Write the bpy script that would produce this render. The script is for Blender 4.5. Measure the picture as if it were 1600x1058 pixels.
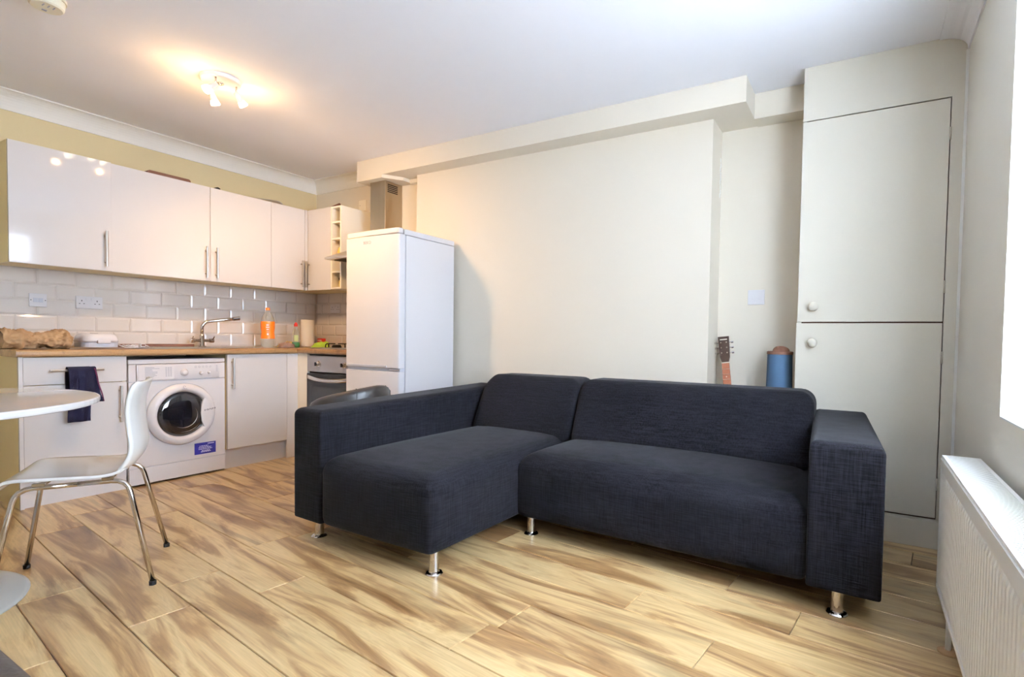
import bpy, bmesh, math, random
from mathutils import Vector, Matrix, noise
random.seed(7)
PI = math.pi
R = math.radians
scene = bpy.context.scene
C = scene.collection
for o in list(bpy.data.objects):
    bpy.data.objects.remove(o, do_unlink=True)

# ------------------------------------------------------------------ camera
cam_data = bpy.data.cameras.new('camera')
cam = bpy.data.objects.new('camera', cam_data)
C.objects.link(cam)
scene.camera = cam
YAW, PITCH, ROLL, FPX, SX, SY = 0.5138, -0.0317, 0.0160, 826.74, 81.72, 28.4
F = Vector((-math.sin(YAW)*math.cos(PITCH), math.cos(YAW)*math.cos(PITCH), math.sin(PITCH)))
Rt = Vector((math.cos(YAW), math.sin(YAW), 0))
Up = Rt.cross(F)
R2 = math.cos(ROLL)*Rt + math.sin(ROLL)*Up
U2 = -math.sin(ROLL)*Rt + math.cos(ROLL)*Up
m = Matrix((R2, U2, -F)).transposed().to_4x4()
m.translation = Vector((4.7246, -3.3634, 1.0132))
cam.matrix_world = m
cam_data.sensor_fit = 'HORIZONTAL'
cam_data.sensor_width = 36.0
cam_data.lens = FPX/1600*36.0
cam_data.shift_x = -SX/1600
cam_data.shift_y = SY/1600
cam_data.clip_start = 0.02

# ------------------------------------------------------------------ world, light, exposure
SKY_STRENGTH = 39.5
LAMP_WATTS = 6.5
world = bpy.data.worlds.new('overcast_sky')
scene.world = world
world.use_nodes = True
wn = world.node_tree.nodes
wl = world.node_tree.links
wn.clear()
wout = wn.new('ShaderNodeOutputWorld')
wbg = wn.new('ShaderNodeBackground')
wtc = wn.new('ShaderNodeTexCoord')
wsx = wn.new('ShaderNodeSeparateXYZ')
wramp = wn.new('ShaderNodeValToRGB')
wmap = wn.new('ShaderNodeMapRange')
wmap.inputs[1].default_value = -0.25
wmap.inputs[2].default_value = 0.6
wl.new(wtc.outputs['Generated'], wsx.inputs[0])
wl.new(wsx.outputs[2], wmap.inputs[0])
wl.new(wmap.outputs[0], wramp.inputs[0])
wramp.color_ramp.elements[0].position = 0.0
wramp.color_ramp.elements[0].color = (0.69, 0.81, 1.0, 1)
wramp.color_ramp.elements[1].position = 1.0
wramp.color_ramp.elements[1].color = (0.70, 0.815, 1.0, 1)
wl.new(wramp.outputs[0], wbg.inputs[0])
wbg.inputs[1].default_value = SKY_STRENGTH
wl.new(wbg.outputs[0], wout.inputs[0])
scene.view_settings.view_transform = 'Standard'
scene.view_settings.look = 'None'
scene.view_settings.gamma = 1.0
scene.view_settings.use_curve_mapping = False
scene.view_settings.exposure = 0.18

# room key dimensions
ZC = 2.51          # ceiling
XR = 5.125         # right wall
YF = -4.55         # wall behind the camera
WY0, WY1, WZ0, WZ1 = -2.85, -1.135, 0.778, 2.30     # window in the right wall


def portal(name, loc, rot, sx, sy):
    d = bpy.data.lights.new(name, 'AREA')
    d.shape = 'RECTANGLE'
    d.size, d.size_y = sx, sy
    d.cycles.is_portal = True
    o = bpy.data.objects.new(name, d)
    C.objects.link(o)
    o.location, o.rotation_euler = loc, rot
    return o


portal('window_portal', (XR+0.40, (WY0+WY1)/2, (WZ0+WZ1)/2), (0, R(90), 0), WZ1-WZ0+.2, WY1-WY0+.2)


# ------------------------------------------------------------------ materials
def s2l(c):
    return tuple(((v/255)/12.92 if v/255 <= 0.04045 else ((v/255+0.055)/1.055)**2.4) for v in c)


def mat(name, rgb, rough=0.5, metal=0.0, spec=0.5, noise_amt=0.0, noise_scale=8, bump=0.0, bump_scale=60,
        trans=0.0, ior=1.45, coat=0.0, emit=None, emit_s=0, alpha=None, stretch=(1, 1, 1), sheen=0):
    mt = bpy.data.materials.new(name)
    mt.use_nodes = True
    n, l = mt.node_tree.nodes, mt.node_tree.links
    b = n['Principled BSDF']
    col = (*s2l(rgb), 1)
    b.inputs['Base Color'].default_value = col
    b.inputs['Roughness'].default_value = rough
    b.inputs['Metallic'].default_value = metal
    b.inputs['Specular IOR Level'].default_value = spec
    b.inputs['IOR'].default_value = ior
    b.inputs['Transmission Weight'].default_value = trans
    b.inputs['Coat Weight'].default_value = coat
    b.inputs['Sheen Weight'].default_value = sheen
    if emit:
        b.inputs['Emission Color'].default_value = (*emit, 1)
        b.inputs['Emission Strength'].default_value = emit_s
    tc = n.new('ShaderNodeTexCoord')
    mp = n.new('ShaderNodeMapping')
    mp.inputs['Scale'].default_value = stretch
    l.new(tc.outputs['Object'], mp.inputs[0])
    nz = n.new('ShaderNodeTexNoise')
    nz.inputs['Scale'].default_value = noise_scale
    nz.inputs['Detail'].default_value = 5
    l.new(mp.outputs[0], nz.inputs['Vector'])
    mx = n.new('ShaderNodeMix')
    mx.data_type = 'RGBA'
    mx.inputs[6].default_value = tuple(min(1, v*(1+noise_amt)) for v in col[:3])+(1,)
    mx.inputs[7].default_value = tuple(v*(1-noise_amt) for v in col[:3])+(1,)
    l.new(nz.outputs['Fac'], mx.inputs[0])
    l.new(mx.outputs[2], b.inputs['Base Color'])
    if bump:
        nb = n.new('ShaderNodeTexNoise')
        nb.inputs['Scale'].default_value = bump_scale
        nb.inputs['Detail'].default_value = 3
        l.new(mp.outputs[0], nb.inputs['Vector'])
        bp = n.new('ShaderNodeBump')
        bp.inputs['Strength'].default_value = bump
        bp.inputs['Distance'].default_value = 0.004
        l.new(nb.outputs['Fac'], bp.inputs['Height'])
        l.new(bp.outputs[0], b.inputs['Normal'])
    return mt


M_WALL = mat('cream_wall_paint', (224, 215, 198), 0.75, noise_amt=0.015, noise_scale=3, bump=0.12, bump_scale=35)
M_KWALL = mat('yellow_cream_wall_paint', (210, 192, 150), 0.75, noise_amt=0.015, noise_scale=3, bump=0.12, bump_scale=35)
M_CEIL = mat('white_ceiling_paint', (244, 245, 250), 0.8, noise_amt=0.01, bump=0.05, bump_scale=25)
M_TRIM = mat('white_plaster_coving', (238, 236, 230), 0.6, noise_amt=0.01)
M_GWALL = mat('off_white_wall_paint', (224, 220, 208), 0.7, noise_amt=0.02, noise_scale=5, bump=0.15, bump_scale=40)
M_CUPB = mat('off_white_gloss_paint', (217, 210, 194), 0.45, noise_amt=0.02, noise_scale=4, bump=0.1, bump_scale=30)
M_GAP = mat('dark_brown_gap_shade', (96, 72, 55), 0.9)
M_UNIT = mat('white_gloss_laminate', (221, 217, 215), 0.07, noise_amt=0.008, coat=0.4)
M_CARC = mat('cream_carcass_board', (226, 208, 160), 0.5, noise_amt=0.02)
M_RACK = mat('ivory_rack_board', (240, 233, 216), 0.4, noise_amt=0.02)
M_GROUT = mat('pale_grout', (222, 213, 202), 0.9)
M_TILE = mat('white_glazed_tile', (222, 214, 206), 0.07, noise_amt=0.015, noise_scale=2, coat=0.5)
M_WHITE = mat('white_appliance_enamel', (224, 221, 222), 0.25, noise_amt=0.005, coat=0.2)
M_GREY = mat('pale_grey_plastic', (200, 202, 210), 0.4)
M_DGREY = mat('dark_grey_rubber', (50, 50, 52), 0.6)
M_CHROME = mat('polished_chrome', (210, 205, 200), 0.12, metal=1.0)
M_STEEL = mat('brushed_steel', (190, 184, 176), 0.32, metal=1.0, noise_amt=0.05, noise_scale=30, stretch=(1, 1, 25))
M_HOOD = mat('brushed_hood_steel', (178, 165, 145), 0.34, metal=1.0, noise_amt=0.05, noise_scale=30, stretch=(1, 1, .05))
M_BLACK = mat('black_plastic', (24, 23, 24), 0.4)
M_IRON = mat('black_cast_iron', (28, 25, 24), 0.6)
M_LEATHER = mat('black_leatherette', (46, 41, 38), 0.38, noise_amt=0.1, bump=0.2, bump_scale=120)
M_DARKGLASS = mat('dark_oven_glass', (52, 58, 62), 0.06, noise_amt=0.02, coat=0.6)
M_GLASS = mat('window_glass', (255, 255, 255), 0.0, trans=1.0, ior=1.02)
M_CLEAR = mat('clear_bottle_plastic', (236, 240, 236), 0.05, trans=0.9, ior=1.2)
M_TABLE = mat('white_lacquer_table', (240, 240, 238), 0.12, coat=0.5)
M_SHELL = mat('white_moulded_shell', (240, 240, 236), 0.22, coat=0.3)
M_TBASE = mat('silver_grey_base', (190, 190, 185), 0.35, noise_amt=0.05, noise_scale=12)
M_NAVY = mat('navy_towel', (17, 17, 42), 0.95, noise_amt=0.3, noise_scale=40, bump=0.6, bump_scale=160)
M_WINE = mat('maroon_towel_border', (88, 28, 58), 0.95)
M_PAPER = mat('brown_kraft_paper', (164, 128, 90), 0.8, noise_amt=0.12, noise_scale=9, bump=0.35, bump_scale=16)
M_ORANGE = mat('orange_label', (245, 120, 28), 0.4, noise_amt=0.03)
M_RED = mat('red_plastic', (214, 48, 34), 0.4)
M_GREEN = mat('green_detergent', (38, 150, 50), 0.2)
M_LIME = mat('lime_cloth', (176, 206, 66), 0.9, bump=0.4, bump_scale=60)
M_YELLOW = mat('yellow_cloth', (214, 186, 92), 0.9, noise_amt=0.15, bump=0.4)
M_FOIL = mat('crumpled_food_wrap', (150, 118, 100), 0.35, noise_amt=0.35, noise_scale=30, bump=0.6, bump_scale=45)
M_ROLL = mat('kitchen_paper', (244, 236, 220), 0.9, bump=0.3, bump_scale=90)
M_BOARD = mat('dark_stained_wood', (104, 62, 38), 0.5, noise_amt=0.25, noise_scale=12, stretch=(1, .1, 1))
M_ROSE = mat('rosewood_neck', (150, 88, 58), 0.5, noise_amt=0.15, noise_scale=30, stretch=(1, 1, .2))
M_HEAD = mat('dark_walnut_veneer', (58, 40, 30), 0.35, noise_amt=0.2, noise_scale=20)
M_SPRUCE = mat('spruce_soundboard', (206, 160, 98), 0.3, noise_amt=0.1, noise_scale=30, stretch=(1, 1, .05))
M_BONE = mat('ivory_inlay', (232, 226, 206), 0.4)
M_BLUE = mat('blue_foam_cover', (66, 92, 118), 0.8, noise_amt=0.06, noise_scale=20, bump=0.15)
M_DBLUE = mat('dark_blue_edge', (34, 48, 62), 0.8)
M_RUST = mat('brown_leather_trim', (118, 80, 62), 0.7, noise_amt=0.2, noise_scale=25, bump=0.4)
M_STICKER = mat('royal_blue_sticker', (42, 40, 130), 0.4)
M_WPRINT = mat('white_print', (225, 225, 240), 0.5)
M_GPRINT = mat('grey_print', (150, 152, 165), 0.5)
M_DET = mat('aged_white_plastic', (232, 224, 200), 0.45)
M_LAMPW = mat('white_lamp_enamel', (236, 232, 230), 0.35)
M_BULB = mat('glowing_bulb', (255, 240, 215), 0.3, emit=(1.0, 0.86, 0.62), emit_s=14)
M_RAD = mat('white_radiator_enamel', (238, 238, 234), 0.3)
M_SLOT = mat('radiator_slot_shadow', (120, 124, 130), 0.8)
M_FRAME = mat('white_window_frame', (214, 220, 218), 0.45)
M_UNDER = mat('subfloor', (70, 52, 36), 0.9)


def m_fabric():
    mt = bpy.data.materials.new('charcoal_woven_fabric')
    mt.use_nodes = True
    n, l = mt.node_tree.nodes, mt.node_tree.links
    b = n['Principled BSDF']
    b.inputs['Roughness'].default_value = 0.95
    b.inputs['Specular IOR Level'].default_value = 0.15
    b.inputs['Sheen Weight'].default_value = 0.04
    b.inputs['Sheen Roughness'].default_value = 0.4
    tc = n.new('ShaderNodeTexCoord')
    facs = []
    for sc in ((14, 14, 210), (210, 210, 12), (2.2, 2.2, 2.2)):
        mp = n.new('ShaderNodeMapping')
        mp.inputs['Scale'].default_value = sc
        l.new(tc.outputs['Object'], mp.inputs[0])
        nz = n.new('ShaderNodeTexNoise')
        nz.inputs['Scale'].default_value = 1.0
        nz.inputs['Detail'].default_value = 3
        l.new(mp.outputs[0], nz.inputs['Vector'])
        facs.append(nz.outputs['Fac'])
    a = n.new('ShaderNodeMath')
    a.operation = 'ADD'
    l.new(facs[0], a.inputs[0])
    l.new(facs[1], a.inputs[1])
    a2 = n.new('ShaderNodeMath')
    a2.operation = 'MULTIPLY_ADD'
    l.new(facs[2], a2.inputs[0])
    a2.inputs[1].default_value = 0.4
    l.new(a.outputs[0], a2.inputs[2])
    rp = n.new('ShaderNodeValToRGB')
    mr = n.new('ShaderNodeMapRange')
    mr.inputs[1].default_value = 0.92
    mr.inputs[2].default_value = 1.50
    l.new(a2.outputs[0], mr.inputs[0])
    l.new(mr.outputs[0], rp.inputs[0])
    rp.color_ramp.elements[0].color = (*s2l((4, 4, 5)), 1)
    rp.color_ramp.elements[1].color = (*s2l((31, 30, 36)), 1)
    l.new(rp.outputs[0], b.inputs['Base Color'])
    bp = n.new('ShaderNodeBump')
    bp.inputs['Strength'].default_value = 0.35
    bp.inputs['Distance'].default_value = 0.002
    l.new(a.outputs[0], bp.inputs['Height'])
    l.new(bp.outputs[0], b.inputs['Normal'])
    return mt


def m_wood(name, cols, rough, scale=(1.1, 7.0, 7.0), dist=1.6, fine=True, rnd=True):
    mt = bpy.data.materials.new(name)
    mt.use_nodes = True
    n, l = mt.node_tree.nodes, mt.node_tree.links
    b = n['Principled BSDF']
    b.inputs['Roughness'].default_value = rough
    tc = n.new('ShaderNodeTexCoord')
    oi = n.new('ShaderNodeObjectInfo')
    cb = n.new('ShaderNodeCombineXYZ')
    if rnd:
        for i, k in enumerate((37.0, 91.0, 13.0)):
            mu = n.new('ShaderNodeMath')
            mu.operation = 'MULTIPLY'
            mu.inputs[1].default_value = k
            l.new(oi.outputs['Random'], mu.inputs[0])
            l.new(mu.outputs[0], cb.inputs[i])
    ad = n.new('ShaderNodeVectorMath')
    ad.operation = 'ADD'
    l.new(tc.outputs['Object'], ad.inputs[0])
    l.new(cb.outputs[0], ad.inputs[1])
    mp = n.new('ShaderNodeMapping')
    mp.inputs['Scale'].default_value = scale
    l.new(ad.outputs[0], mp.inputs[0])
    nz = n.new('ShaderNodeTexNoise')       # broad figure of the heartwood
    nz.inputs['Scale'].default_value = 1.0
    nz.inputs['Detail'].default_value = 6
    nz.inputs['Roughness'].default_value = 0.55
    nz.inputs['Distortion'].default_value = dist
    l.new(mp.outputs[0], nz.inputs['Vector'])
    rp = n.new('ShaderNodeValToRGB')
    cr = rp.color_ramp
    pos = [0.28, 0.42, 0.50, 0.60, 0.72]
    while len(cr.elements) < 5:
        cr.elements.new(0.5)
    for e, p, c in zip(cr.elements, pos, cols):
        e.position = p
        e.color = (*s2l(c), 1)
    l.new(nz.outputs['Fac'], rp.inputs[0])
    # growth rings: sine bands of the same field
    mr = n.new('ShaderNodeMath')
    mr.operation = 'MULTIPLY'
    mr.inputs[1].default_value = 90.0
    l.new(nz.outputs['Fac'], mr.inputs[0])
    sn = n.new('ShaderNodeMath')
    sn.operation = 'SINE'
    l.new(mr.outputs[0], sn.inputs[0])
    mp2 = n.new('ShaderNodeMapping')
    mp2.inputs['Scale'].default_value = (5, 160, 160)
    l.new(ad.outputs[0], mp2.inputs[0])
    nf = n.new('ShaderNodeTexNoise')
    nf.inputs['Scale'].default_value = 1.0
    nf.inputs['Detail'].default_value = 4
    l.new(mp2.outputs[0], nf.inputs['Vector'])
    ma = n.new('ShaderNodeMath')
    ma.operation = 'MULTIPLY_ADD'
    l.new(sn.outputs[0], ma.inputs[0])
    ma.inputs[1].default_value = 0.035
    l.new(nf.outputs['Fac'], ma.inputs[2])
    r2 = n.new('ShaderNodeMapRange')
    r2.inputs[1].default_value = 0.3
    r2.inputs[2].default_value = 0.7
    r2.inputs[3].default_value = 0.86
    r2.inputs[4].default_value = 1.08
    l.new(ma.outputs[0], r2.inputs[0])
    tone = n.new('ShaderNodeMapRange')
    tone.inputs[3].default_value = 0.90
    tone.inputs[4].default_value = 1.06
    l.new(oi.outputs['Random'], tone.inputs[0])
    tm = n.new('ShaderNodeMath')
    tm.operation = 'MULTIPLY'
    l.new(r2.outputs[0], tm.inputs[0])
    l.new(tone.outputs[0], tm.inputs[1])
    r2 = tm
    # knots / dark heart streaks, sparse
    mp3 = n.new('ShaderNodeMapping')
    mp3.inputs['Scale'].default_value = (0.9, 8.0, 8.0)
    l.new(ad.outputs[0], mp3.inputs[0])
    nk = n.new('ShaderNodeTexNoise')
    nk.inputs['Scale'].default_value = 1.0
    nk.inputs['Detail'].default_value = 5
    nk.inputs['Distortion'].default_value = 1.2
    l.new(mp3.outputs[0], nk.inputs['Vector'])
    rk = n.new('ShaderNodeMapRange')
    rk.inputs[1].default_value = 0.30
    rk.inputs[2].default_value = 0.42
    rk.inputs[3].default_value = 0.66
    rk.inputs[4].default_value = 1.0
    l.new(nk.outputs['Fac'], rk.inputs[0])
    mm = n.new('ShaderNodeMath')
    mm.operation = 'MULTIPLY'
    l.new(r2.outputs[0], mm.inputs[0])
    l.new(rk.outputs[0], mm.inputs[1])
    vm = n.new('ShaderNodeVectorMath')
    vm.operation = 'SCALE'
    l.new(rp.outputs[0], vm.inputs[0])
    l.new(mm.outputs[0], vm.inputs['Scale'])
    l.new(vm.outputs[0], b.inputs['Base Color'])
    bp = n.new('ShaderNodeBump')
    bp.inputs['Strength'].default_value = 0.06
    bp.inputs['Distance'].default_value = 0.001
    l.new(nf.outputs['Fac'], bp.inputs['Height'])
    l.new(bp.outputs[0], b.inputs['Normal'])
    return mt


M_FABRIC = m_fabric()
M_FLOOR = m_wood('oak_laminate_plank', [(104, 70, 38), (152, 118, 77), (190, 159, 112), (202, 174, 126), (160, 127, 82)], 0.30)
M_TOP = m_wood('warm_oak_worktop', [(118, 84, 50), (146, 108, 68), (164, 124, 80), (172, 134, 90), (150, 112, 72)], 0.28,
               scale=(9, 1.2, 9), dist=1.0, rnd=False)


# ------------------------------------------------------------------ mesh builder
class MB:
    def __init__(s):
        s.v, s.f, s.mi = [], [], []
        s.cur = 0

    def add(s, vs, fs):
        o = len(s.v)
        s.v += [tuple(p) for p in vs]
        s.f += [tuple(i+o for i in f) for f in fs]
        s.mi += [s.cur]*len(fs)
        return s

    def box(s, x0, x1, y0, y1, z0, z1):
        return s.add([(x0, y0, z0), (x1, y0, z0), (x1, y1, z0), (x0, y1, z0), (x0, y0, z1), (x1, y0, z1), (x1, y1, z1), (x0, y1, z1)],
                     [(0, 3, 2, 1), (4, 5, 6, 7), (0, 1, 5, 4), (1, 2, 6, 5), (2, 3, 7, 6), (3, 0, 4, 7)])

    def prism(s, pts, axis, a, b):
        """extrude 2-D outline pts along axis from a to b; pts are the other two coords in xyz order"""
        def P(u, v, w):
            return {'x': (w, u, v), 'y': (u, w, v), 'z': (u, v, w)}[axis]
        n = len(pts)
        vs = [P(u, v, a) for u, v in pts]+[P(u, v, b) for u, v in pts]
        fs = [tuple(range(n))[::-1], tuple(range(n, 2*n))]+[(i, (i+1) % n, n+(i+1) % n, n+i) for i in range(n)]
        return s.add(vs, fs)

    def tube(s, pts, r, n=12, cap=True):
        pts = [Vector(p) for p in pts]
        rs = r if isinstance(r, (list, tuple)) else [r]*len(pts)
        vs, fs = [], []
        prev = None
        for i, p in enumerate(pts):
            if i == 0:
                t = (pts[1]-p).normalized()
            elif i == len(pts)-1:
                t = (p-pts[i-1]).normalized()
            else:
                t = ((p-pts[i-1]).normalized()+(pts[i+1]-p).normalized()).normalized()
            if prev is None:
                a = Vector((0, 0, 1)) if abs(t.z) < 0.9 else Vector((1, 0, 0))
                u = t.cross(a).normalized()
            else:
                u = (prev-t*prev.dot(t)).normalized()
            prev = u
            w = t.cross(u)
            for k in range(n):
                a = 2*PI*k/n
                vs.append(p+(u*math.cos(a)+w*math.sin(a))*rs[i])
        for i in range(len(pts)-1):
            for k in range(n):
                fs.append((i*n+k, i*n+(k+1) % n, (i+1)*n+(k+1) % n, (i+1)*n+k))
        if cap:
            fs.append(tuple(range(n))[::-1])
            fs.append(tuple(range((len(pts)-1)*n, len(pts)*n)))
        return s.add(vs, fs)

    def lathe(s, prof, origin=(0, 0, 0), axis=(0, 0, 1), n=32):
        """prof: list of (radius, height) along axis"""
        ax = Vector(axis).normalized()
        a = Vector((1, 0, 0)) if abs(ax.x) < 0.9 else Vector((0, 1, 0))
        u = ax.cross(a).normalized()
        w = ax.cross(u)
        o = Vector(origin)
        vs, fs = [], []
        for r, h in prof:
            for k in range(n):
                t = 2*PI*k/n
                vs.append(o+ax*h+(u*math.cos(t)+w*math.sin(t))*max(r, 1e-5))
        for i in range(len(prof)-1):
            for k in range(n):
                fs.append((i*n+k, i*n+(k+1) % n, (i+1)*n+(k+1) % n, (i+1)*n+k))
        if prof[0][0] > 1e-4:
            fs.append(tuple(range(n))[::-1])
        if prof[-1][0] > 1e-4:
            fs.append(tuple(range((len(prof)-1)*n, len(prof)*n)))
        return s.add(vs, fs)

    def grid(s, fn, nu, nv, closed_u=False):
        vs = [fn(i/(nu if closed_u else nu-1), j/(nv-1)) for i in range(nu) for j in range(nv)]
        fs = []
        for i in range(nu if closed_u else nu-1):
            for j in range(nv-1):
                i2 = (i+1) % nu
                fs.append((i*nv+j, i2*nv+j, i2*nv+j+1, i*nv+j+1))
        return s.add(vs, fs)


def world_off(o):
    v = Vector((0, 0, 0))
    while o is not None:
        v += o.location
        o = o.parent
    return v


def obj(name, mb, material, parent=None, local=False, smooth=False, bevel=0, seg=2, solid=0, sub=0, fix=False, loc=None, rotz=0):
    """link an MB as ONE object. Geometry in world coordinates unless local."""
    me = bpy.data.meshes.new(name)
    vs = mb.v
    o = bpy.data.objects.new(name, me)
    C.objects.link(o)
    if parent is not None:
        o.parent = parent
        if not local:
            off = world_off(parent)
            vs = [tuple(Vector(p)-off) for p in vs]
    else:
        if local:
            o.location = loc or (0, 0, 0)
            o.rotation_euler = (0, 0, rotz)
        else:
            xs, ys, zs = zip(*vs)
            off = Vector(((min(xs)+max(xs))/2, (min(ys)+max(ys))/2, min(zs)))
            o.location = off
            vs = [tuple(Vector(p)-off) for p in vs]
    me.from_pydata(vs, [], mb.f)
    mats = material if isinstance(material, (list, tuple)) else [material]
    for mm in mats:
        me.materials.append(mm)
    for p, i in zip(me.polygons, mb.mi):
        p.material_index = i
    if fix:
        bm = bmesh.new()
        bm.from_mesh(me)
        bmesh.ops.remove_doubles(bm, verts=bm.verts, dist=1e-5)
        bmesh.ops.recalc_face_normals(bm, faces=bm.faces)
        bm.to_mesh(me)
        bm.free()
    if smooth:
        me.shade_smooth()
    if solid:
        md = o.modifiers.new('solid', 'SOLIDIFY')
        md.thickness = solid
        md.offset = 0
    if bevel:
        md = o.modifiers.new('bevel', 'BEVEL')
        md.width = bevel
        md.segments = seg
        md.limit_method = 'ANGLE'
        md.angle_limit = R(40)
        if not smooth:
            me.shade_smooth()
            try:
                me.set_sharp_from_angle(angle=R(35))
            except Exception:
                pass
            md.harden_normals = True
    if sub:
        md = o.modifiers.new('sub', 'SUBSURF')
        md.levels = md.render_levels = sub
    me.update()
    return o


def tag(o, label=None, cat=None, group=None, kind=None):
    if label:
        o['label'] = label
    if cat:
        o['category'] = cat
    if group:
        o['group'] = group
    if kind:
        o['kind'] = kind
    return o


def thing(name, label, cat, loc=(0, 0, 0), rotz=0, group=None):
    o = bpy.data.objects.new(name, None)
    C.objects.link(o)
    o.location = loc
    o.rotation_euler = (0, 0, rotz)
    o.empty_display_size = 0.05
    return tag(o, label, cat, group)


def struct(name, mb, material, **k):
    o = obj(name, mb, material, **k)
    o['kind'] = 'structure'
    return o


def bx(*a):
    return MB().box(*a)


def soft_box(x0, x1, y0, y1, z0, z1, r, n=6, bulge=0.0, front=0.0, quad=None, warp=None, edge=7.0):
    """upholstered block: rounded edges, slightly crowned top and front, optional quad footprint"""
    def axis(a, b):
        L = b-a
        rr = min(r, L*0.49)
        e = [rr*(1-math.cos(PI/2*i/n)) for i in range(n+1)]
        mid = [rr+(L-2*rr)*i/6 for i in range(1, 6)]
        return [a+t for t in e]+[a+t for t in mid]+[b-t for t in reversed(e)]
    X, Y, Z = axis(x0, x1), axis(y0, y1), axis(z0, z1)
    out = MB()

    def mp(p):
        q = Vector(p)
        lo = Vector((x0+r, y0+r, z0+r))
        hi = Vector((x1-r, y1-r, z1-r))
        c = Vector((min(max(q.x, lo.x), hi.x), min(max(q.y, lo.y), hi.y), min(max(q.z, lo.z), hi.z)))
        d = q-c
        if d.length > 1e-7:
            # cube-to-sphere on the corner offset
            mx = max(abs(d.x), abs(d.y), abs(d.z))
            if mx > 1e-7:
                P8 = edge
                hx = (abs(d.x)**P8+abs(d.y)**P8)**(1/P8)
                if d.z >= 0:
                    tt = math.hypot(hx, d.z)
                else:
                    tt = (hx**P8+abs(d.z)**P8)**(1/P8)
                d = d*(mx/tt)
            q = c+d
        u = (q.x-x0)/(x1-x0)
        v = (q.y-y0)/(y1-y0)
        w = (q.z-z0)/(z1-z0)
        su = max(0, 1-(2*u-1)**4)
        sv = max(0, 1-(2*v-1)**4)
        sw = max(0, 1-(2*w-1)**4)
        if bulge:
            q.z += bulge*su*sv*max(0, w)**2
        if front:
            q.y -= front*su*sw*max(0, 1-v)**3
        if quad:
            A, B, D, E = [Vector(t) for t in quad]   # fl fr rr rl
            xy = A*(1-u)*(1-v)+B*u*(1-v)+D*u*v+E*(1-u)*v
            q.x, q.y = xy.x, xy.y-(front*su*sw*max(0, 1-v)**3 if front else 0)
        if warp:
            q = warp(q, u, v, w)
        return q

    def face(fn, A, B, flip):
        na, nb = len(A), len(B)
        vs = [mp(fn(a, b)) for a in A for b in B]
        fs = []
        for i in range(na-1):
            for j in range(nb-1):
                f = (i*nb+j, (i+1)*nb+j, (i+1)*nb+j+1, i*nb+j+1)
                fs.append(f[::-1] if flip else f)
        out.add(vs, fs)
    face(lambda a, b: (a, b, z1), X, Y, False)
    face(lambda a, b: (a, b, z0), X, Y, True)
    face(lambda a, b: (a, y0, b), X, Z, False)
    face(lambda a, b: (a, y1, b), X, Z, True)
    face(lambda a, b: (x1, a, b), Y, Z, False)
    face(lambda a, b: (x0, a, b), Y, Z, True)
    return out


def text_obj(name, body, size, mat_, matrix, parent, depth=0.0004):
    cu = bpy.data.curves.new(name, 'FONT')
    cu.body = body
    cu.size = size
    cu.extrude = depth
    cu.align_x = 'CENTER'
    cu.align_y = 'CENTER'
    t = bpy.data.objects.new(name+'_tmp', cu)
    C.objects.link(t)
    dg = bpy.context.evaluated_depsgraph_get()
    me = bpy.data.meshes.new_from_object(t.evaluated_get(dg))
    bpy.data.objects.remove(t, do_unlink=True)
    me.transform(matrix)
    me.transform(Matrix.Translation(-world_off(parent)))
    me.materials.clear()
    me.materials.append(mat_)
    o = bpy.data.objects.new(name, me)
    C.objects.link(o)
    o.parent = parent
    return o


# text facing +x (on the kitchen wall run), reading towards +y
def face_x(x, y, z):
    return Matrix(((0, 0, 1, x), (1, 0, 0, y), (0, 1, 0, z), (0, 0, 0, 1)))


def face_y(x, y, z):        # facing -y, reading towards +x
    return Matrix(((1, 0, 0, x), (0, 0, -1, y), (0, 1, 0, z), (0, 0, 0, 1)))


# ================================================================== STRUCTURE
# floor: subfloor slab with every laminate plank a part
floor = struct('floor', bx(0, XR+.0, YF, 0.30, -0.06, -0.009), M_UNDER)
ANG = math.atan(-0.105)
ca, sa = math.cos(ANG), math.sin(ANG)
PW, PL = 0.1918, 1.38
ORG = Vector((2.3, -2.317))           # a point on the long joint 'row 0'


def plank_mesh(poly):
    """bevelled plank from a convex outline (world xy)"""
    mb = MB()
    n = len(poly)
    c = sum((Vector(p) for p in poly), Vector((0, 0)))/n
    ins = []
    for i in range(n):
        p0, p1, p2 = Vector(poly[i-1]), Vector(poly[i]), Vector(poly[(i+1) % n])
        e1, e2 = (p1-p0).normalized(), (p2-p1).normalized()
        n1, n2 = Vector((-e1.y, e1.x)), Vector((-e2.y, e2.x))
        b = n1+n2
        if b.length < 1e-6:
            b = n1
        b = b.normalized()/max(0.35, b.normalized().dot(n1))
        ins.append((p1+b*0.0012, p1+b*0.0034))
    vs = [(p.x, p.y, -0.009) for p, q in ins]+[(p.x, p.y, -0.0022) for p, q in ins]+[(q.x, q.y, 0) for p, q in ins]
    fs = [tuple(range(2*n, 3*n))]
    for k in range(2):
        fs += [(k*n+i, k*n+(i+1) % n, (k+1)*n+(i+1) % n, (k+1)*n+i) for i in range(n)]
    return mb.add(vs, fs)


def clip(poly, a, b, c):
    """keep a*x+b*y<=c"""
    out = []
    for i in range(len(poly)):
        p, q = poly[i], poly[(i+1) % len(poly)]
        dp, dq = a*p[0]+b*p[1]-c, a*q[0]+b*q[1]-c
        if dp <= 0:
            out.append(p)
        if dp*dq < 0:
            t = dp/(dp-dq)
            out.append((p[0]+(q[0]-p[0])*t, p[1]+(q[1]-p[1])*t))
    return out


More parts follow.
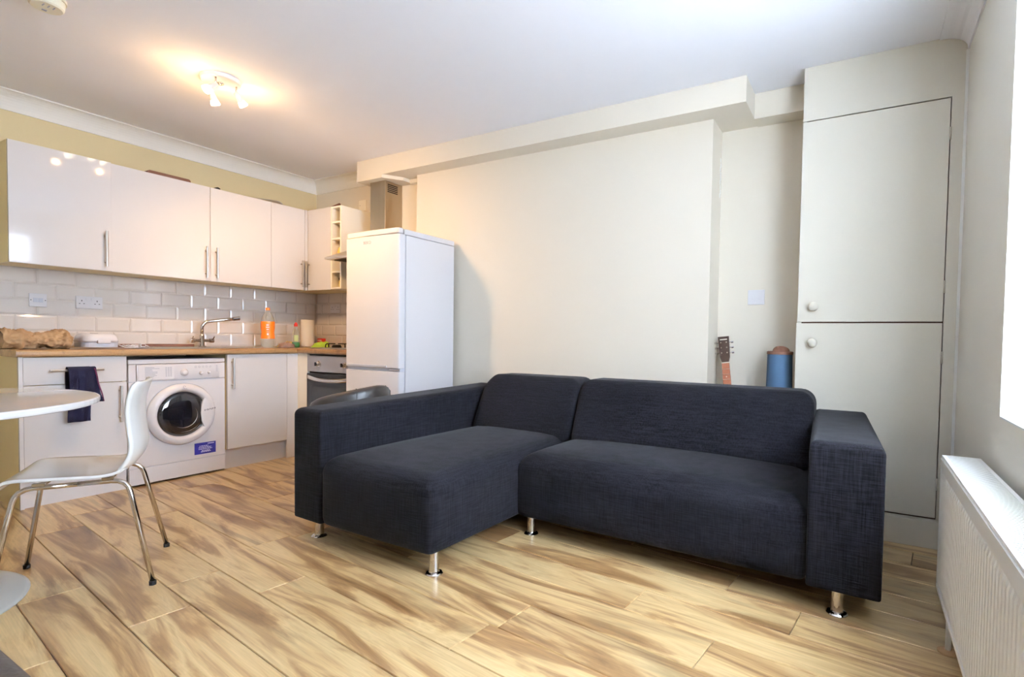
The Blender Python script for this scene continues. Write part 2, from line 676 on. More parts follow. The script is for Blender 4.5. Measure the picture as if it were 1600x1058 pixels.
JOINTS = {-2: 2.07, -1: 1.19, 0: 2.325, 1: 2.668, 2: 3.545, 3: 2.20, 4: 4.222, 5: 3.872, 6: 4.421}
for row in range(-14, 16):
    j0 = JOINTS.get(row, 1.0+((row*0.61) % 1)*PL)
    for k in range(-5, 6):
        xa = j0+k*PL
        # to local frame: u along plank, v across
        pts = []
        for (u, v) in ((0, 0), (PL, 0), (PL, PW), (0, PW)):
            base = Vector((xa-ORG.x, 0))
            U = base.x+u
            V = row*PW+v
            pts.append((ORG.x+U*ca-V*sa, ORG.y+U*sa+V*ca))
        for a, b, c in ((-1, 0, 0), (1, 0, XR), (0, -1, -YF), (0, 1, 0.134)):
            pts = clip(pts, a, b, c)
            if len(pts) < 3:
                break
        if len(pts) < 3:
            continue
        # chop tiny duplicates
        q = []
        for p in pts:
            if not q or (Vector(p)-Vector(q[-1])).length > 1e-3:
                q.append(p)
        if len(q) >= 3 and (Vector(q[0])-Vector(q[-1])).length < 1e-3:
            q.pop()
        if len(q) < 3:
            continue
        mb = plank_mesh(q)
        cx = sum(p[0] for p in q)/len(q)
        cy = sum(p[1] for p in q)/len(q)
        loc = Vector((cx, cy, 0))
        inv = Matrix.Rotation(-ANG, 3, 'Z')
        mb.v = [tuple(inv @ (Vector(p)-loc)) for p in mb.v]
        p = obj('floor_plank', mb, M_FLOOR, parent=floor, local=True)
        p.location = loc-floor.location
        p.rotation_euler = (0, 0, ANG)

# walls
wall_left = struct('wall_left', bx(-0.2, 0.0, YF-.2, 0.3, -0.06, ZC+.1), M_KWALL)
wb = MB()
wb.box(0, 1.4456, 0.0, 0.3, -0.06, ZC)
wb.box(1.4456, 3.894, -0.10, 0.3, -0.06, ZC)       # chimney breast
wb.box(3.894, XR, 0.136, 0.3, -0.06, ZC)
wall_back = struct('wall_back', wb, M_WALL)
ceiling = struct('ceiling', bx(-0.2, XR+.45, YF-.4, 0.3, ZC, ZC+0.1), M_CEIL)
wr = MB()
X0, X1 = XR, XR+0.36
wr.box(X0, X1, YF-.2, 0.3, -0.06, WZ0)
wr.box(X0, X1, YF-.2, 0.3, WZ1, ZC)
wr.box(X0, X1, WY1, 0.3, WZ0, WZ1)
wr.box(X0, X1, YF-.2, WY0, WZ0, WZ1)
wall_right = struct('wall_right', wr, M_GWALL)
wf = bx(0, XR, YF-.3, YF, -0.06, ZC)
wall_front = struct('wall_front', wf, M_GWALL)

# boxed-in beams on the back wall
trim1 = struct('trim_1', bx(0.898, 4.113, -0.255, 0.136, 2.365, ZC), M_WALL)
tag(trim1, 'long cream boxed-in beam under the ceiling above the chimney breast')
trim2 = struct('trim_2', bx(4.113, 4.404, 0.0, 0.136, 2.36, ZC), M_WALL)
tag(trim2, 'short set-back cream beam between the long beam and the cupboard')
pad = MB().prism([(0.898, -0.255), (1.20, -0.255), (1.30, -0.11), (1.30, 0.0), (0.898, 0.0)], 'z', 2.338, 2.366)
trim3 = struct('trim_3', pad, M_WALL)


def coving(name, axis, a, b, wallpos, sgn, drop, proj, material=M_TRIM, n=8):
    pts = [(wallpos, ZC), (wallpos, ZC-drop)]
    t = 0.008
    pts.append((wallpos+sgn*t, ZC-drop))
    for i in range(n+1):
        th = PI/2*i/n
        u = (proj-2*t)*(1-math.cos(th))
        v = (drop-2*t)*math.sin(th)
        pts.append((wallpos+sgn*(t+u), ZC-drop+t+v))
    pts.append((wallpos+sgn*proj, ZC-t))
    pts.append((wallpos+sgn*proj, ZC))
    o = struct(name, MB().prism(pts, axis, a, b), material, fix=True)
    return o


coving('trim_4', 'y', YF, 0.0, 0.0, 1, 0.112, 0.09)
coving('trim_5', 'x', 0.0, 0.898, 0.0, -1, 0.112, 0.09)
coving('trim_6', 'y', YF, -0.187, XR, -1, 0.075, 0.12, M_CEIL)
struct('trim_7', bx(1.30, 1.4456, -0.04, 0.0, 2.33, 2.365), M_TRIM)
# crack / filler bead along the chimney breast edge
crk = MB()
zz = 2.20
for i in range(9):
    z0 = 2.19-i*0.028
    x = 3.894+0.0015
    crk.box(x-.002, x+0.001, 0.10+0.008*math.sin(i*2.1), 0.113+0.008*math.sin(i*2.1), z0-.026, z0)
struct('trim_8', crk, M_TRIM)

# skirting board below the rear windows etc. (mostly out of view)
struct('baseboard_front', bx(0.0, XR, YF, YF+0.018, 0, 0.11), M_TRIM)
struct('baseboard_right', bx(XR-0.018, XR, YF+.018, -0.19, 0, 0.11), M_TRIM)

# windows
def window(name, x0, x1, y0, y1, z0, z1, axis):
    w = bpy.data.objects.new(name, None)
    C.objects.link(w)
    w['kind'] = 'structure'
    w.location = ((x0+x1)/2, (y0+y1)/2, z0)
    fr = MB()
    t = 0.055
    if axis == 'x':
        for a, b in ((y0, y0+t), (y1-t, y1), ((y0+y1)/2-t/2, (y0+y1)/2+t/2)):
            fr.box(x0, x1, a, b, z0, z1)
        for a, b in ((z0, z0+t), (z1-t, z1), (z0+(z1-z0)*.72, z0+(z1-z0)*.72+t*.8)):
            fr.box(x0, x1, y0, y1, a, b)
        obj('window_frame', fr, M_FRAME, w, bevel=0.003)
        ym = (y0+y1)/2
        for a, b in ((y0+t, ym-t/2), (ym+t/2, y1-t)):
            obj('pane', bx((x0+x1)/2-.003, (x0+x1)/2+.003, a, b, z0+t, z1-t), M_GLASS, w)
    else:
        for a, b in ((x0, x0+t), (x1-t, x1), ((x0+x1)/2-t/2, (x0+x1)/2+t/2)):
            fr.box(a, b, y0, y1, z0, z1)
        for a, b in ((z0, z0+t), (z1-t, z1)):
            fr.box(x0, x1, y0, y1, a, b)
        obj('window_frame', fr, M_FRAME, w, bevel=0.003)
        xm = (x0+x1)/2
        for a, b in ((x0+t, xm-t/2), (xm+t/2, x1-t)):
            obj('pane', bx(a, b, (y0+y1)/2-.003, (y0+y1)/2+.003, z0+t, z1-t), M_GLASS, w)
    return w


w1 = window('window_1', XR+0.27, XR+0.33, WY0, WY1, WZ0, WZ1, 'x')
obj('window_sill', bx(XR+0.0, XR+0.27, WY0+.001, WY1-.001, WZ0, WZ0+0.006), M_FRAME, w1)
# reveal lining of the side window (bright white gloss)
rv = MB()
rv.box(XR-0.001, XR+0.27, WY1-0.004, WY1, WZ0+.006, WZ1)
rv.box(XR-0.001, XR+0.27, WY0, WY0+0.004, WZ0+.006, WZ1)
struct('trim_9', rv, M_GWALL)

# ------------------------------------------------------------------ tiles
TP, TH = 0.203, 0.1027
TZ0 = 0.9153


def tile_mesh(w, h, t=0.0065, b=0.011, g=0.0009):
    w2, h2 = w/2-g, h/2-g
    mb = MB()
    vs = [(0, -w2, -h2), (0, w2, -h2), (0, w2, h2), (0, -w2, h2)]
    vs += [(t*.35, y, z) for _, y, z in vs]
    vs += [(t, -w2+b, -h2+b), (t, w2-b, -h2+b), (t, w2-b, h2-b), (t, -w2+b, h2-b)]
    fs = [(8, 9, 10, 11)]
    for k in (0, 4):
        fs += [(k+i, k+(i+1) % 4, k+4+(i+1) % 4, k+4+i) for i in range(4)]
    mb.add(vs, fs)
    me = bpy.data.meshes.new('wall_tile')
    me.from_pydata(mb.v, [], mb.f)
    me.materials.append(M_TILE)
    return me


TILES = {}


def put_tile(parent, pos, w, h, rotz):
    key = (round(w, 3), round(h, 3))
    if key not in TILES:
        TILES[key] = tile_mesh(w, h)
    o = bpy.data.objects.new('wall_tile', TILES[key])
    C.objects.link(o)
    o.parent = parent
    o.location = Vector(pos)-world_off(parent)
    o.rotation_euler = (R(random.uniform(-.25, .25)), 0, rotz+R(random.uniform(-.25, .25)))


rows = [(TZ0+TH*i, TH) for i in range(5)]
struct('trim_10', bx(0.0, 0.0025, -2.62, 0.0, 0.912, 1.43), M_GROUT)
struct('trim_11', bx(0.0025, 1.34, -0.0025, 0.0, 0.912, 1.66), M_GROUT)
T0 = -1.9406
for r_, (z, h) in enumerate(rows):
    off = T0+(0 if r_ % 2 else TP/2)
    for i in range(-4, 11):
        a, b = off+i*TP, off+(i+1)*TP
        a, b = max(a, -2.62), min(b, -0.011)
        if b-a > 0.03:
            put_tile(wall_left, (0.0025, (a+b)/2, z+h/2), b-a, h, 0)
for r_ in range(7):
    z = TZ0+TH*r_
    off = 0.09+(0 if r_ % 2 else TP/2)
    for i in range(-2, 8):
        a, b = off+i*TP, off+(i+1)*TP
        a, b = max(a, 0.012), min(b, 1.335)
        if z > 1.40:
            a = max(a, 0.79)
        if b-a > 0.03:
            put_tile(wall_back, ((a+b)/2, -0.0025, z+TH/2), b-a, TH, R(-90))

# ================================================================== BUILT-IN CUPBOARD
cup = thing('built_in_cupboard', 'tall off-white built-in cupboard with two flat doors in the right corner', 'cupboard', (4.75, -0.02, 0))
CY = -0.185
fr = MB()
fr.box(4.404, 5.123, CY, CY+0.022, 2.222, ZC-.001)            # top panel
fr.box(5.064, 5.123, CY, CY+0.022, 0.15, 2.222)        # right stile
fr.box(4.404, 4.422, CY+0.004, 0.134, 0.15, ZC-.001)        # side
fr.box(4.422, 5.064, CY+0.02, CY+0.03, 0.15, 2.222)    # backing
obj('frame', fr, [M_CUPB], cup)
obj('gap_shade_sheet', bx(4.424, 5.063, CY+0.010, CY+0.0195, 0.138, 2.221), M_GAP, cup)  # dark sheet behind the doors, paints the shadow lines of their gaps
for nm, z0, z1, xl, kz in (('door', 1.133, 2.215, 4.404, 1.214), ('door', 0.157, 1.125, 4.399, 1.018)):
    d = obj(nm, bx(xl, 5.0595, CY-0.004, CY+0.012, z0, z1), M_CUPB, cup, bevel=0.002)
    kx = 4.484
    kn = MB().lathe([(0.010, 0), (0.008, 0.012), (0.012, 0.018), (0.0225, 0.024), (0.025, 0.032), (0.021, 0.040), (0.011, 0.045), (0, 0.046)],
                    (kx, CY-0.004, kz), (0, -1, 0), 24)
    k = obj('knob', kn, M_CUPB, d, smooth=True)
    for hz in (z0+.14, z1-.2):
        obj('hinge', MB().tube([(5.0615, CY-0.003, hz), (5.0615, CY-0.003, hz+.06)], 0.005, 8), M_CUPB, d, smooth=True)
obj('plinth', MB().prism([(CY+0.002, 0.0), (CY+0.03, 0.0), (CY+0.03, 0.148), (CY+0.010, 0.148), (CY+0.002, 0.135)], 'x', 4.404, 5.123), M_CUPB, cup)
# caulk strip to the wall
struct('trim_12', bx(5.113, 5.1249, CY-0.006, CY, 0.1, 2.43), M_TRIM)

# ================================================================== KITCHEN UNITS
def bar_handle(parent, p0, p1, out, r=0.006):
    """T-bar handle between p0 and p1 (on the door face), standing off along out"""
    p0, p1, out = Vector(p0), Vector(p1), Vector(out).normalized()
    d = (p1-p0).normalized()
    mb = MB().tube([p0+out*0.032, p1+out*0.032], r*1.25, 12)
    for t in (0.03, (p1-p0).length-0.03):
        q = p0+d*t
        mb.tube([q, q+out*0.032], r*0.8, 10)
    return obj('handle', mb, M_STEEL, parent, smooth=False)


ZU0, ZU1 = 1.4248, 2.1425
XU = 0.319
wall_specs = [
    (-2.246, -1.757, 'R', 'white gloss wall cabinet at the left end, above the plug socket'),
    (-1.757, -1.137, 'R', 'wide white gloss wall cabinet, second from the left end above the sink'),
    (-1.137, -0.654, 'L', 'white gloss wall cabinet, third from the left, handle beside its neighbour'),
    (-0.654, -0.345, 'R', 'narrow white gloss wall cabinet nearest the corner on the sink wall'),
]
for y0, y1, side, lab in wall_specs:
    t = thing('wall_cabinet', lab, 'cabinet', (0.16, (y0+y1)/2, ZU0), group='white gloss wall cabinets')
    car = MB()
    g = 0.0008
    car.box(0.001, XU-0.02, y0+g, y0+0.018, ZU0, ZU1)
    car.box(0.001, XU-0.02, y1-0.018, y1-g, ZU0, ZU1)
    car.box(0.001, XU-0.02, y0+0.018, y1-0.018, ZU0+0.0, ZU0+0.018)
    car.box(0.001, XU-0.02, y0+0.018, y1-0.018, ZU1-0.018, ZU1)
    car.box(0.001, 0.012, y0+0.018, y1-0.018, ZU0+0.018, ZU1-0.018)
    obj('body', car, M_CARC, t)
    d = obj('door', bx(XU-0.018, XU, y0+0.0015, y1-0.0015, ZU0-0.002, ZU1), M_UNIT, t, bevel=0.002)
    hy = y1-0.037 if side == 'R' else y0+0.037
    bar_handle(d, (XU, hy, 1.448), (XU, hy, 1.683), (1, 0, 0))
    if y0 < -2:                     # this door hangs very slightly ajar
        piv = Vector((XU-.018, y0+.0015, 0))-world_off(t)
        a_ = -R(2.3)
        d.rotation_euler = (0, 0, a_)
        d.location = piv-Matrix.Rotation(a_, 3, 'Z') @ piv
        d.location.z = 0
# corner post
obj_post = obj('corner_post', bx(XU-0.018, XU+0.0055, -0.3445, -0.3205, ZU0-.002, ZU1), M_UNIT)
tag(obj_post, 'white gloss corner post joining the wall cabinets', 'post')
# corner cabinet on the back wall
t = thing('wall_cabinet', 'white gloss wall cabinet on the oven wall beside the open rack', 'cabinet', (0.48, -0.16, ZU0), group='white gloss wall cabinets')
car = MB()
car.box(0.001, 0.640, -0.302, -0.001, ZU0, ZU0+0.018)
car.box(0.001, 0.640, -0.302, -0.001, ZU1-0.018, ZU1)
car.box(0.001, 0.018, -0.302, -0.001, ZU0+.018, ZU1-.018)
car.box(0.622, 0.640, -0.302, -0.001, ZU0+.018, ZU1-.018)
car.box(0.018, 0.622, -0.012, -0.001, ZU0+.018, ZU1-.018)
obj('body', car, M_CARC, t)
d = obj('door', bx(0.326, 0.6415, -0.320, -0.302, ZU0-0.002, ZU1), M_UNIT, t, bevel=0.002)
bar_handle(d, (0.352, -0.320, 1.448), (0.352, -0.320, 1.683), (0, -1, 0))
# open rack
t = thing('open_rack', 'narrow ivory open rack of five cubbies between cabinet and cooker hood', 'rack', (0.71, -0.16, ZU0))
rk = MB()
rk.box(0.643, 0.661, -0.32, -0.001, ZU0, ZU1)
rk.box(0.763, 0.781, -0.32, -0.001, ZU0, ZU1)
rk.box(0.661, 0.763, -0.012, -0.001, ZU0, ZU1)
obj('body', rk, M_RACK, t, bevel=0.001)
shelf_z = [ZU0, 1.565, 1.709, 1.853, 1.996, ZU1-0.016]
for z in shelf_z:
    obj('shelf', bx(0.6612, 0.7628, -0.318, -0.0125, z, z+0.016), M_RACK, t)

# base units
XB = 0.604
WT0, WT1 = 0.868, 0.908


def base_body(t, y0, y1, x1=XB-0.02, z0=0.15):
    car = MB()
    car.box(0.012, x1, y0, y0+0.018, z0, WT0-.001)
    car.box(0.012, x1, y1-0.018, y1, z0, WT0-.001)
    car.box(0.012, x1, y0+.018, y1-.018, z0, z0+0.018)
    car.box(0.012, 0.03, y0+.018, y1-.018, z0+.018, WT0-.001)
    return obj('body', car, M_CARC, t)


t = thing('base_cabinet', 'white gloss base cabinet with a drawer, left end of the worktop', 'cabinet', (0.3, -2.04, 0))
ep = MB().box(0.012, XB-.0198, -2.288, -2.270, 0.0, WT0-.001)
obj('end_panel', ep, M_CARC, t)
base_body(t, -2.269, -1.786)
dr = obj('drawer', bx(XB-0.02, XB, -2.2695, -1.7865, 0.704, 0.864), M_UNIT, t, bevel=0.002)
bar_handle(dr, (XB, -2.165, 0.786), (XB, -1.915, 0.786), (1, 0, 0))
d = obj('door', bx(XB-0.02, XB, -2.2695, -1.7865, 0.152, 0.701), M_UNIT, t, bevel=0.002)
bar_handle(d, (XB, -1.826, 0.447), (XB, -1.826, 0.677), (1, 0, 0))
obj('plinth', bx(XB-0.036, XB-0.021, -2.269, -1.786, 0.0, 0.149), M_UNIT, t)
obj('trim_strip', bx(XB-.0195, XB-.0005, -2.288, -2.2705, 0, WT0-.001), M_UNIT, t)

t = thing('sink_cabinet', 'white gloss base cabinet under the sink, right of the washing machine', 'cabinet', (0.3, -0.93, 0))
base_body(t, -1.168, -0.66)
d = obj('door', bx(XB-0.02, XB, -1.1675, -0.700, 0.152, 0.864), M_UNIT, t, bevel=0.002)
bar_handle(d, (XB, -1.137, 0.607), (XB, -1.137, 0.836), (1, 0, 0))
obj('filler_panel', bx(XB-0.02, XB-.001, -0.6985, -0.6025, 0.0, 0.864), M_UNIT, t, bevel=0.001)
obj('plinth', bx(XB-0.06, XB-0.042, -1.168, -0.622, 0.0, 0.149), M_UNIT, t)

t = thing('oven_housing', 'cream filler panel and carcass around the built-in oven', 'cabinet', (1.0, -0.3, 0))
car = MB()
car.box(0.6035, 0.730, -0.602, -0.584, 0.0, WT0-.001)
car.box(0.712, 0.730, -0.584, -0.012, 0.0, WT0-.001)
car.box(1.318, 1.334, -0.584, -0.012, 0.0, WT0-.001)
car.box(0.730, 1.318, -0.56, -0.54, 0.0, 0.12)
car.box(0.730, 1.318, -0.03, -0.012, 0.12, WT0-.001)
obj('body', car, M_RACK, t)

# oven
t = thing('built_in_oven', 'built-in electric oven with silver control panel and dark glass door', 'oven', (1.03, -0.3, 0.125))
obj('body', bx(0.734, 1.314, -0.585, -0.04, 0.125, 0.860), M_DGREY, t)
obj('control_panel', bx(0.733, 1.315, -0.606, -0.586, 0.722, 0.852), mat('satin_silver_panel', (168, 166, 168), 0.35, metal=.6), t, bevel=0.002)
for kx in (0.885, 1.20):
    kb = MB().lathe([(0.024, 0), (0.024, 0.004), (0.017, 0.006), (0.0165, 0.026), (0.014, 0.030), (0, 0.030)], (kx, -0.606, 0.787), (0, -1, 0), 24)
    kk = obj('control_knob', kb, M_CHROME, t, smooth=False)
    obj('grip', bx(kx-.004, kx+.004, -.648, -.630, .772, .802), M_BLACK, kk, bevel=.002)
od = obj('oven_door', bx(0.735, 1.313, -0.612, -0.587, 0.135, 0.708), M_BLACK, t, bevel=0.003)
obj('door_window', bx(0.80, 1.25, -0.6155, -0.612, 0.23, 0.60), M_DARKGLASS, od)


def hcurve(u, v):
    x = 0.745+u*0.56
    bow = 0.028*(1-(2*u-1)**2)
    z = 0.695-0.030*v-0.022*(1-(2*u-1)**2)
    return (x, -0.615-bow*0.9, z)


obj('door_handle', MB().grid(hcurve, 16, 3), M_CHROME, od, solid=0.01, smooth=True)

# worktop
wt = MB()
r_ = 0.012
prof = [(0.0005, WT0), (0.618, WT0), (0.625, WT0+.006), (0.628, WT0+.014), (0.628, WT1-.012), (0.624, WT1-.004), (0.615, WT1), (0.0005, WT1)]
wt.prism([(a, b) for a, b in prof], 'y', -2.302, -0.0005)
prof2 = [(-y, z) for y, z in prof]
wt2 = MB()
wt.prism(prof2[::-1], 'x', 0.6285, 1.335)
wtop = obj('worktop', wt, M_TOP, bevel=0)
tag(wtop, 'L-shaped warm oak laminate worktop running to the fridge', 'worktop')

# cooker hood
t = thing('cooker_hood', 'brushed steel chimney cooker hood behind the fridge', 'hood', (1.08, -0.1, 1.65))
obj('duct', bx(0.99, 1.172, -0.190, -0.001, 1.80, 2.337), M_HOOD, t, bevel=0.002)
gr = MB()
for i in range(5):
    z = 2.245+i*0.015
    gr.box(1.172, 1.1745, -0.165, -0.055, z, z+0.008)
obj('vent_slots', gr, M_IRON, t)
cp = MB()
a, b, c_, d_ = 0.79, 1.333, -0.49, -0.011
vs = [(a, c_, 1.652), (b, c_, 1.652), (b, d_, 1.652), (a, d_, 1.652),
      (a, c_, 1.668), (b, c_, 1.668), (b, d_, 1.668), (a, d_, 1.668),
      (0.96, -0.22, 1.80), (1.20, -0.22, 1.80), (1.20, d_, 1.80), (0.96, d_, 1.80)]
fs = [(3, 2, 1, 0), (8, 9, 10, 11)]
for k in (0, 4):
    fs += [(k+i, k+(i+1) % 4, k+4+(i+1) % 4, k+4+i) for i in range(4)]
cp.add(vs, fs)
obj('canopy', cp, M_STEEL, t)
obj('filter', bx(0.85, 1.27, -0.44, -0.06, 1.648, 1.652), M_DGREY, t)

# ------------------------------------------------------------------ fridge freezer
FX0, FX1, FY0, FY1 = 1.337, 1.891, -0.700, -0.137
t = thing('fridge_freezer', 'tall white fridge freezer standing behind the sofa', 'fridge', ((FX0+FX1)/2, -0.42, 0))
bdy = obj('body', bx(FX0, FX1, -0.640, FY1, 0.02, 1.735), M_WHITE, t, bevel=0.004)
obj('top_cap', bx(FX0-.001, FX1+.001, -0.66, FY1, 1.737, 1.777), M_WHITE, t, bevel=0.006)
obj('top_trim', MB().prism([(FX0-.001, -0.662), (FX0-.001, -0.695), ((FX0+FX1)/2, -0.716), (FX1-0.03, -0.712), (FX1-.004, -0.70), (FX1-.004, -0.662)], 'z', 1.742, 1.780), M_WHITE, t, bevel=0.006)


def fdoor(z0, z1):
    n = 12
    pts = [(FX0, -0.650)]
    pts += [(FX0, -0.690)]
    for i in range(n+1):
        u = i/n
        pts.append((FX0+0.004+u*(FX1-FX0-0.03), -0.697-0.019*math.sin(PI*(0.15+0.7*u))))
    pts += [(FX1-0.006, -0.700), (FX1, -0.690), (FX1, -0.650)]
    return MB().prism(pts[::-1], 'z', z0, z1)


fd = obj('fridge_door', fdoor(0.792, 1.738), M_WHITE, t, bevel=0.004)
obj('freezer_door', fdoor(0.06, 0.768), M_WHITE, t, bevel=0.004)
obj('door_seal', bx(FX0+.01, FX1-.01, -0.650, -0.640, 0.06, 1.738), M_GREY, t)
obj('handle_recess', bx(FX0+.005, FX1-.004, -0.690, -0.655, 0.766, 0.794), M_GREY, t)
obj('hinge', bx(FX1-.09, FX1-.01, -0.705, -0.66, 0.776, 0.784), M_CHROME, t)
obj('grip_panel', bx(FX0+0.03, FX1-0.11, -0.7195, -0.700, 0.797, 0.812), M_GREY, t, bevel=.002)
text_obj('logo', 'BEKO', 0.032, M_GPRINT, face_y(1.578, -0.7165, 1.692), fd)
for fx in (FX0+.05, FX1-.05):
    obj('foot', MB().lathe([(0.02, 0), (0.02, 0.012), (0.01, 0.022)], (fx, -0.6, 0), n=16), M_DGREY, t)

# ------------------------------------------------------------------ washing machine
WY_0, WY_1 = -1.780, -1.182
t = thing('washing_machine', 'white front-loading washing machine with a round dark porthole', 'washing machine', (0.32, -1.477, 0))
WX = 0.60
cy_, cz_ = -1.470, 0.455
obj('body', bx(0.06, WX-0.012, WY_0+.002, WY_1-.002, 0.012, 0.806), M_WHITE, t, bevel=0.004)
obj('lid', bx(0.055, WX+0.002, WY_0, WY_1, 0.808, 0.840), M_WHITE, t, bevel=0.008, seg=3)
# front panel with a round opening
fp = MB()
n = 64
outer, inner = [], []
yy0, yy1, zz0, zz1 = WY_0+.003, WY_1-.003, 0.125, 0.690
for k in range(n):
    a = 2*PI*k/n
    dy, dz = math.cos(a), math.sin(a)
    ty = ((yy1-cy_)/dy if dy > 0 else (yy0-cy_)/dy) if abs(dy) > 1e-9 else 1e9
    tz = ((zz1-cz_)/dz if dz > 0 else (zz0-cz_)/dz) if abs(dz) > 1e-9 else 1e9
    tt = min(ty, tz)
    outer.append((WX, cy_+dy*tt, cz_+dz*tt))
    inner.append((WX, cy_+dy*0.216, cz_+dz*0.216))
# snap nearest points to corners
for cy2, cz2 in ((yy0, zz0), (yy1, zz0), (yy1, zz1), (yy0, zz1)):
    i = min(range(n), key=lambda q: (outer[q][1]-cy2)**2+(outer[q][2]-cz2)**2)
    outer[i] = (WX, cy2, cz2)
back = [(WX-0.012, y, z) for _, y, z in outer]
inb = [(WX-0.010, y, z) for _, y, z in inner]
vs = outer+inner+back+inb
fs = []
for k in range(n):
    k2 = (k+1) % n
    fs += [(k, k2, n+k2, n+k), (k2, k, 2*n+k, 2*n+k2), (n+k, n+k2, 3*n+k2, 3*n+k)]
fp.add(vs, fs)
obj('front_panel', fp, M_WHITE, t, fix=True)
obj('panel_gap', bx(WX-.0115, WX-.006, WY_0+.01, WY_1-.01, 0.03, 0.80), M_GREY, t)
obj('kick_panel', bx(WX-0.012, WX+.001, WY_0+.003, WY_1-.003, 0.014, 0.121), M_WHITE, t, bevel=0.002)
cpn = obj('control_panel', MB().prism([(WX-.012, 0.694), (WX+.004, 0.694), (WX+.010, 0.706), (WX+.006, 0.804), (WX-.012, 0.804)], 'y', WY_0+.045, WY_1-.045), M_WHITE, t, bevel=0.002)
for y0_, y1_ in ((WY_0+.003, WY_0+.044), (WY_1-.044, WY_1-.003)):
    obj('panel_cheek', bx(WX-.012, WX+.001, y0_, y1_, 0.694, 0.806), M_WHITE, t, bevel=.002)
dw = obj('detergent_drawer', MB().prism([(WX+.009, 0.700), (WX+.0125, 0.703), (WX+.0085, 0.800), (WX+.0052, 0.8035)], 'y', WY_0+.055, -1.520), M_WHITE, t, bevel=0.001)
pr = MB()
random.seed(3)
for i in range(9):
    pr.box(WX+.0088, WX+.0118-i*.00012, -1.69, -1.69+random.uniform(.04, .09), 0.722+i*0.0078, 0.7245+i*0.0078)
for i in range(8):
    for j in range(3):
        pr.box(WX+.0088, WX+.0118-i*.00012, -1.572+j*0.014, -1.563+j*.014, 0.722+i*0.0085, 0.725+i*0.0085)
obj('print', pr, M_GPRINT, dw)
for (ky, kz, kr) in ((-1.458, 0.745, 0.021), (-1.352, 0.735, 0.010), (-1.298, 0.737, 0.009)):
    kb = MB().lathe([(kr*1.2, 0), (kr*1.2, 0.003), (kr, 0.005), (kr*.9, 0.016), (kr*.6, 0.019), (0, 0.019)], (WX+.009, ky, kz), (1, 0, 0.04), 24)
    obj('dial', kb, M_WHITE, cpn, smooth=True)
pr = MB()
for i in range(5):
    yb = -1.385+i*0.024
    pr.tube([(WX+.0085, yb+0.006*math.cos(q*PI/4), 0.780+0.006*math.sin(q*PI/4)) for q in range(9)], 0.0008, 4)
for i in range(6):
    pr.box(WX+.007, WX+.0085, -1.250, -1.238, 0.735+i*0.010, 0.7375+i*.010)
obj('print', pr, M_GPRINT, cpn)['kind'] = 'stuff'
# porthole door
dr = MB().lathe([(0.212, 0.0), (0.213, 0.008), (0.208, 0.018), (0.196, 0.030), (0.178, 0.037), (0.166, 0.034), (0.157, 0.020), (0.154, 0.004)], (WX, cy_, cz_), (1, 0, 0), 64)
dr.f = [f for f in dr.f if len(f) == 4]
dr.mi = [0]*len(dr.f)
pd = obj('porthole_door', dr, M_WHITE, t, smooth=True)
gl = MB().lathe([(0.156, 0.006), (0.150, 0.016), (0.130, 0.024), (0.09, 0.029), (0.04, 0.031), (0.0, 0.0315)], (WX, cy_, cz_), (1, 0, 0), 48)
gl.f = [f for f in gl.f if len(f) <= 4]
gl.mi = [0]*len(gl.f)
obj('glass', gl, mat('smoked_porthole_glass', (22, 22, 26), 0.04, coat=1.0), pd, smooth=True)
rg = MB()
rg.tube([(WX+0.0285, cy_+0.085*math.cos(a), cz_-.01+0.085*math.sin(a)) for a in [R(-120+q*12) for q in range(15)]], [0.0004+0.0022*math.sin(PI*q/14) for q in range(15)], 6)
rg.tube([(WX+0.023, cy_+0.125*math.cos(a), cz_+0.125*math.sin(a)) for a in [R(-130+q*12) for q in range(11)]], [0.0004+0.002*math.sin(PI*q/10) for q in range(11)], 6)
obj('drum_rim', rg, M_STEEL, pd, smooth=True)
# grip: a white segment covering the right of the glass
gp = MB()
pts = []
for a in (-32, -24, -16, -8, 0, 8, 16, 24, 32):
    pts.append((cy_+0.176*math.cos(R(a)), cz_+0.176*math.sin(R(a))))
for yy, z_ in ((0.128, 0.105), (0.112, 0.060), (0.106, 0.0), (0.112, -0.060), (0.128, -0.105)):
    pts.append((cy_+yy, cz_+z_))
gp.prism(pts, 'x', WX+0.018, WX+0.036)
g_ = obj('door_grip', gp, M_WHITE, pd, bevel=0.004)
pr = MB()
for i in range(9):
    yb = -1.342+i*0.0085
    pr.box(WX+.0358, WX+.0366, yb, yb+.005, 0.464+i*.0012+(0.004 if i % 3 == 1 else 0), 0.476+i*.0012-(0.003 if i % 2 else 0))
obj('print', pr, mat('dark_print', (90, 90, 95), .5), g_)
lg = MB()
lg.tube([(WX+.0365, cy_+0.008*math.cos(q*PI/5), 0.645+0.008*math.sin(q*PI/5)) for q in range(9)], 0.001, 5)
lg.box(WX+.036, WX+.037, cy_-.016, cy_+.016, 0.630, 0.6325)
obj('emblem', lg, M_GPRINT, pd)
st = obj('sticker', bx(WX, WX+.0008, -1.392, -1.250, 0.150, 0.232), M_STICKER, t)
st.location.z += 0
pr = MB()
pr.box(WX+.0008, WX+.0012, -1.305, -1.262, 0.219, 0.224)
for z_, a, b in ((0.205, -1.36, -1.30), (0.194, -1.365, -1.28), (0.183, -1.365, -1.275), (0.171, -1.345, -1.29), (0.163, -1.35, -1.285)):
    q = a
    while q < b:
        w_ = random.uniform(.006, .014)
        pr.box(WX+.0008, WX+.0012, q, min(q+w_, b), z_, z_+0.005)
        q += w_+.003
obj('print', pr, M_WPRINT, st)
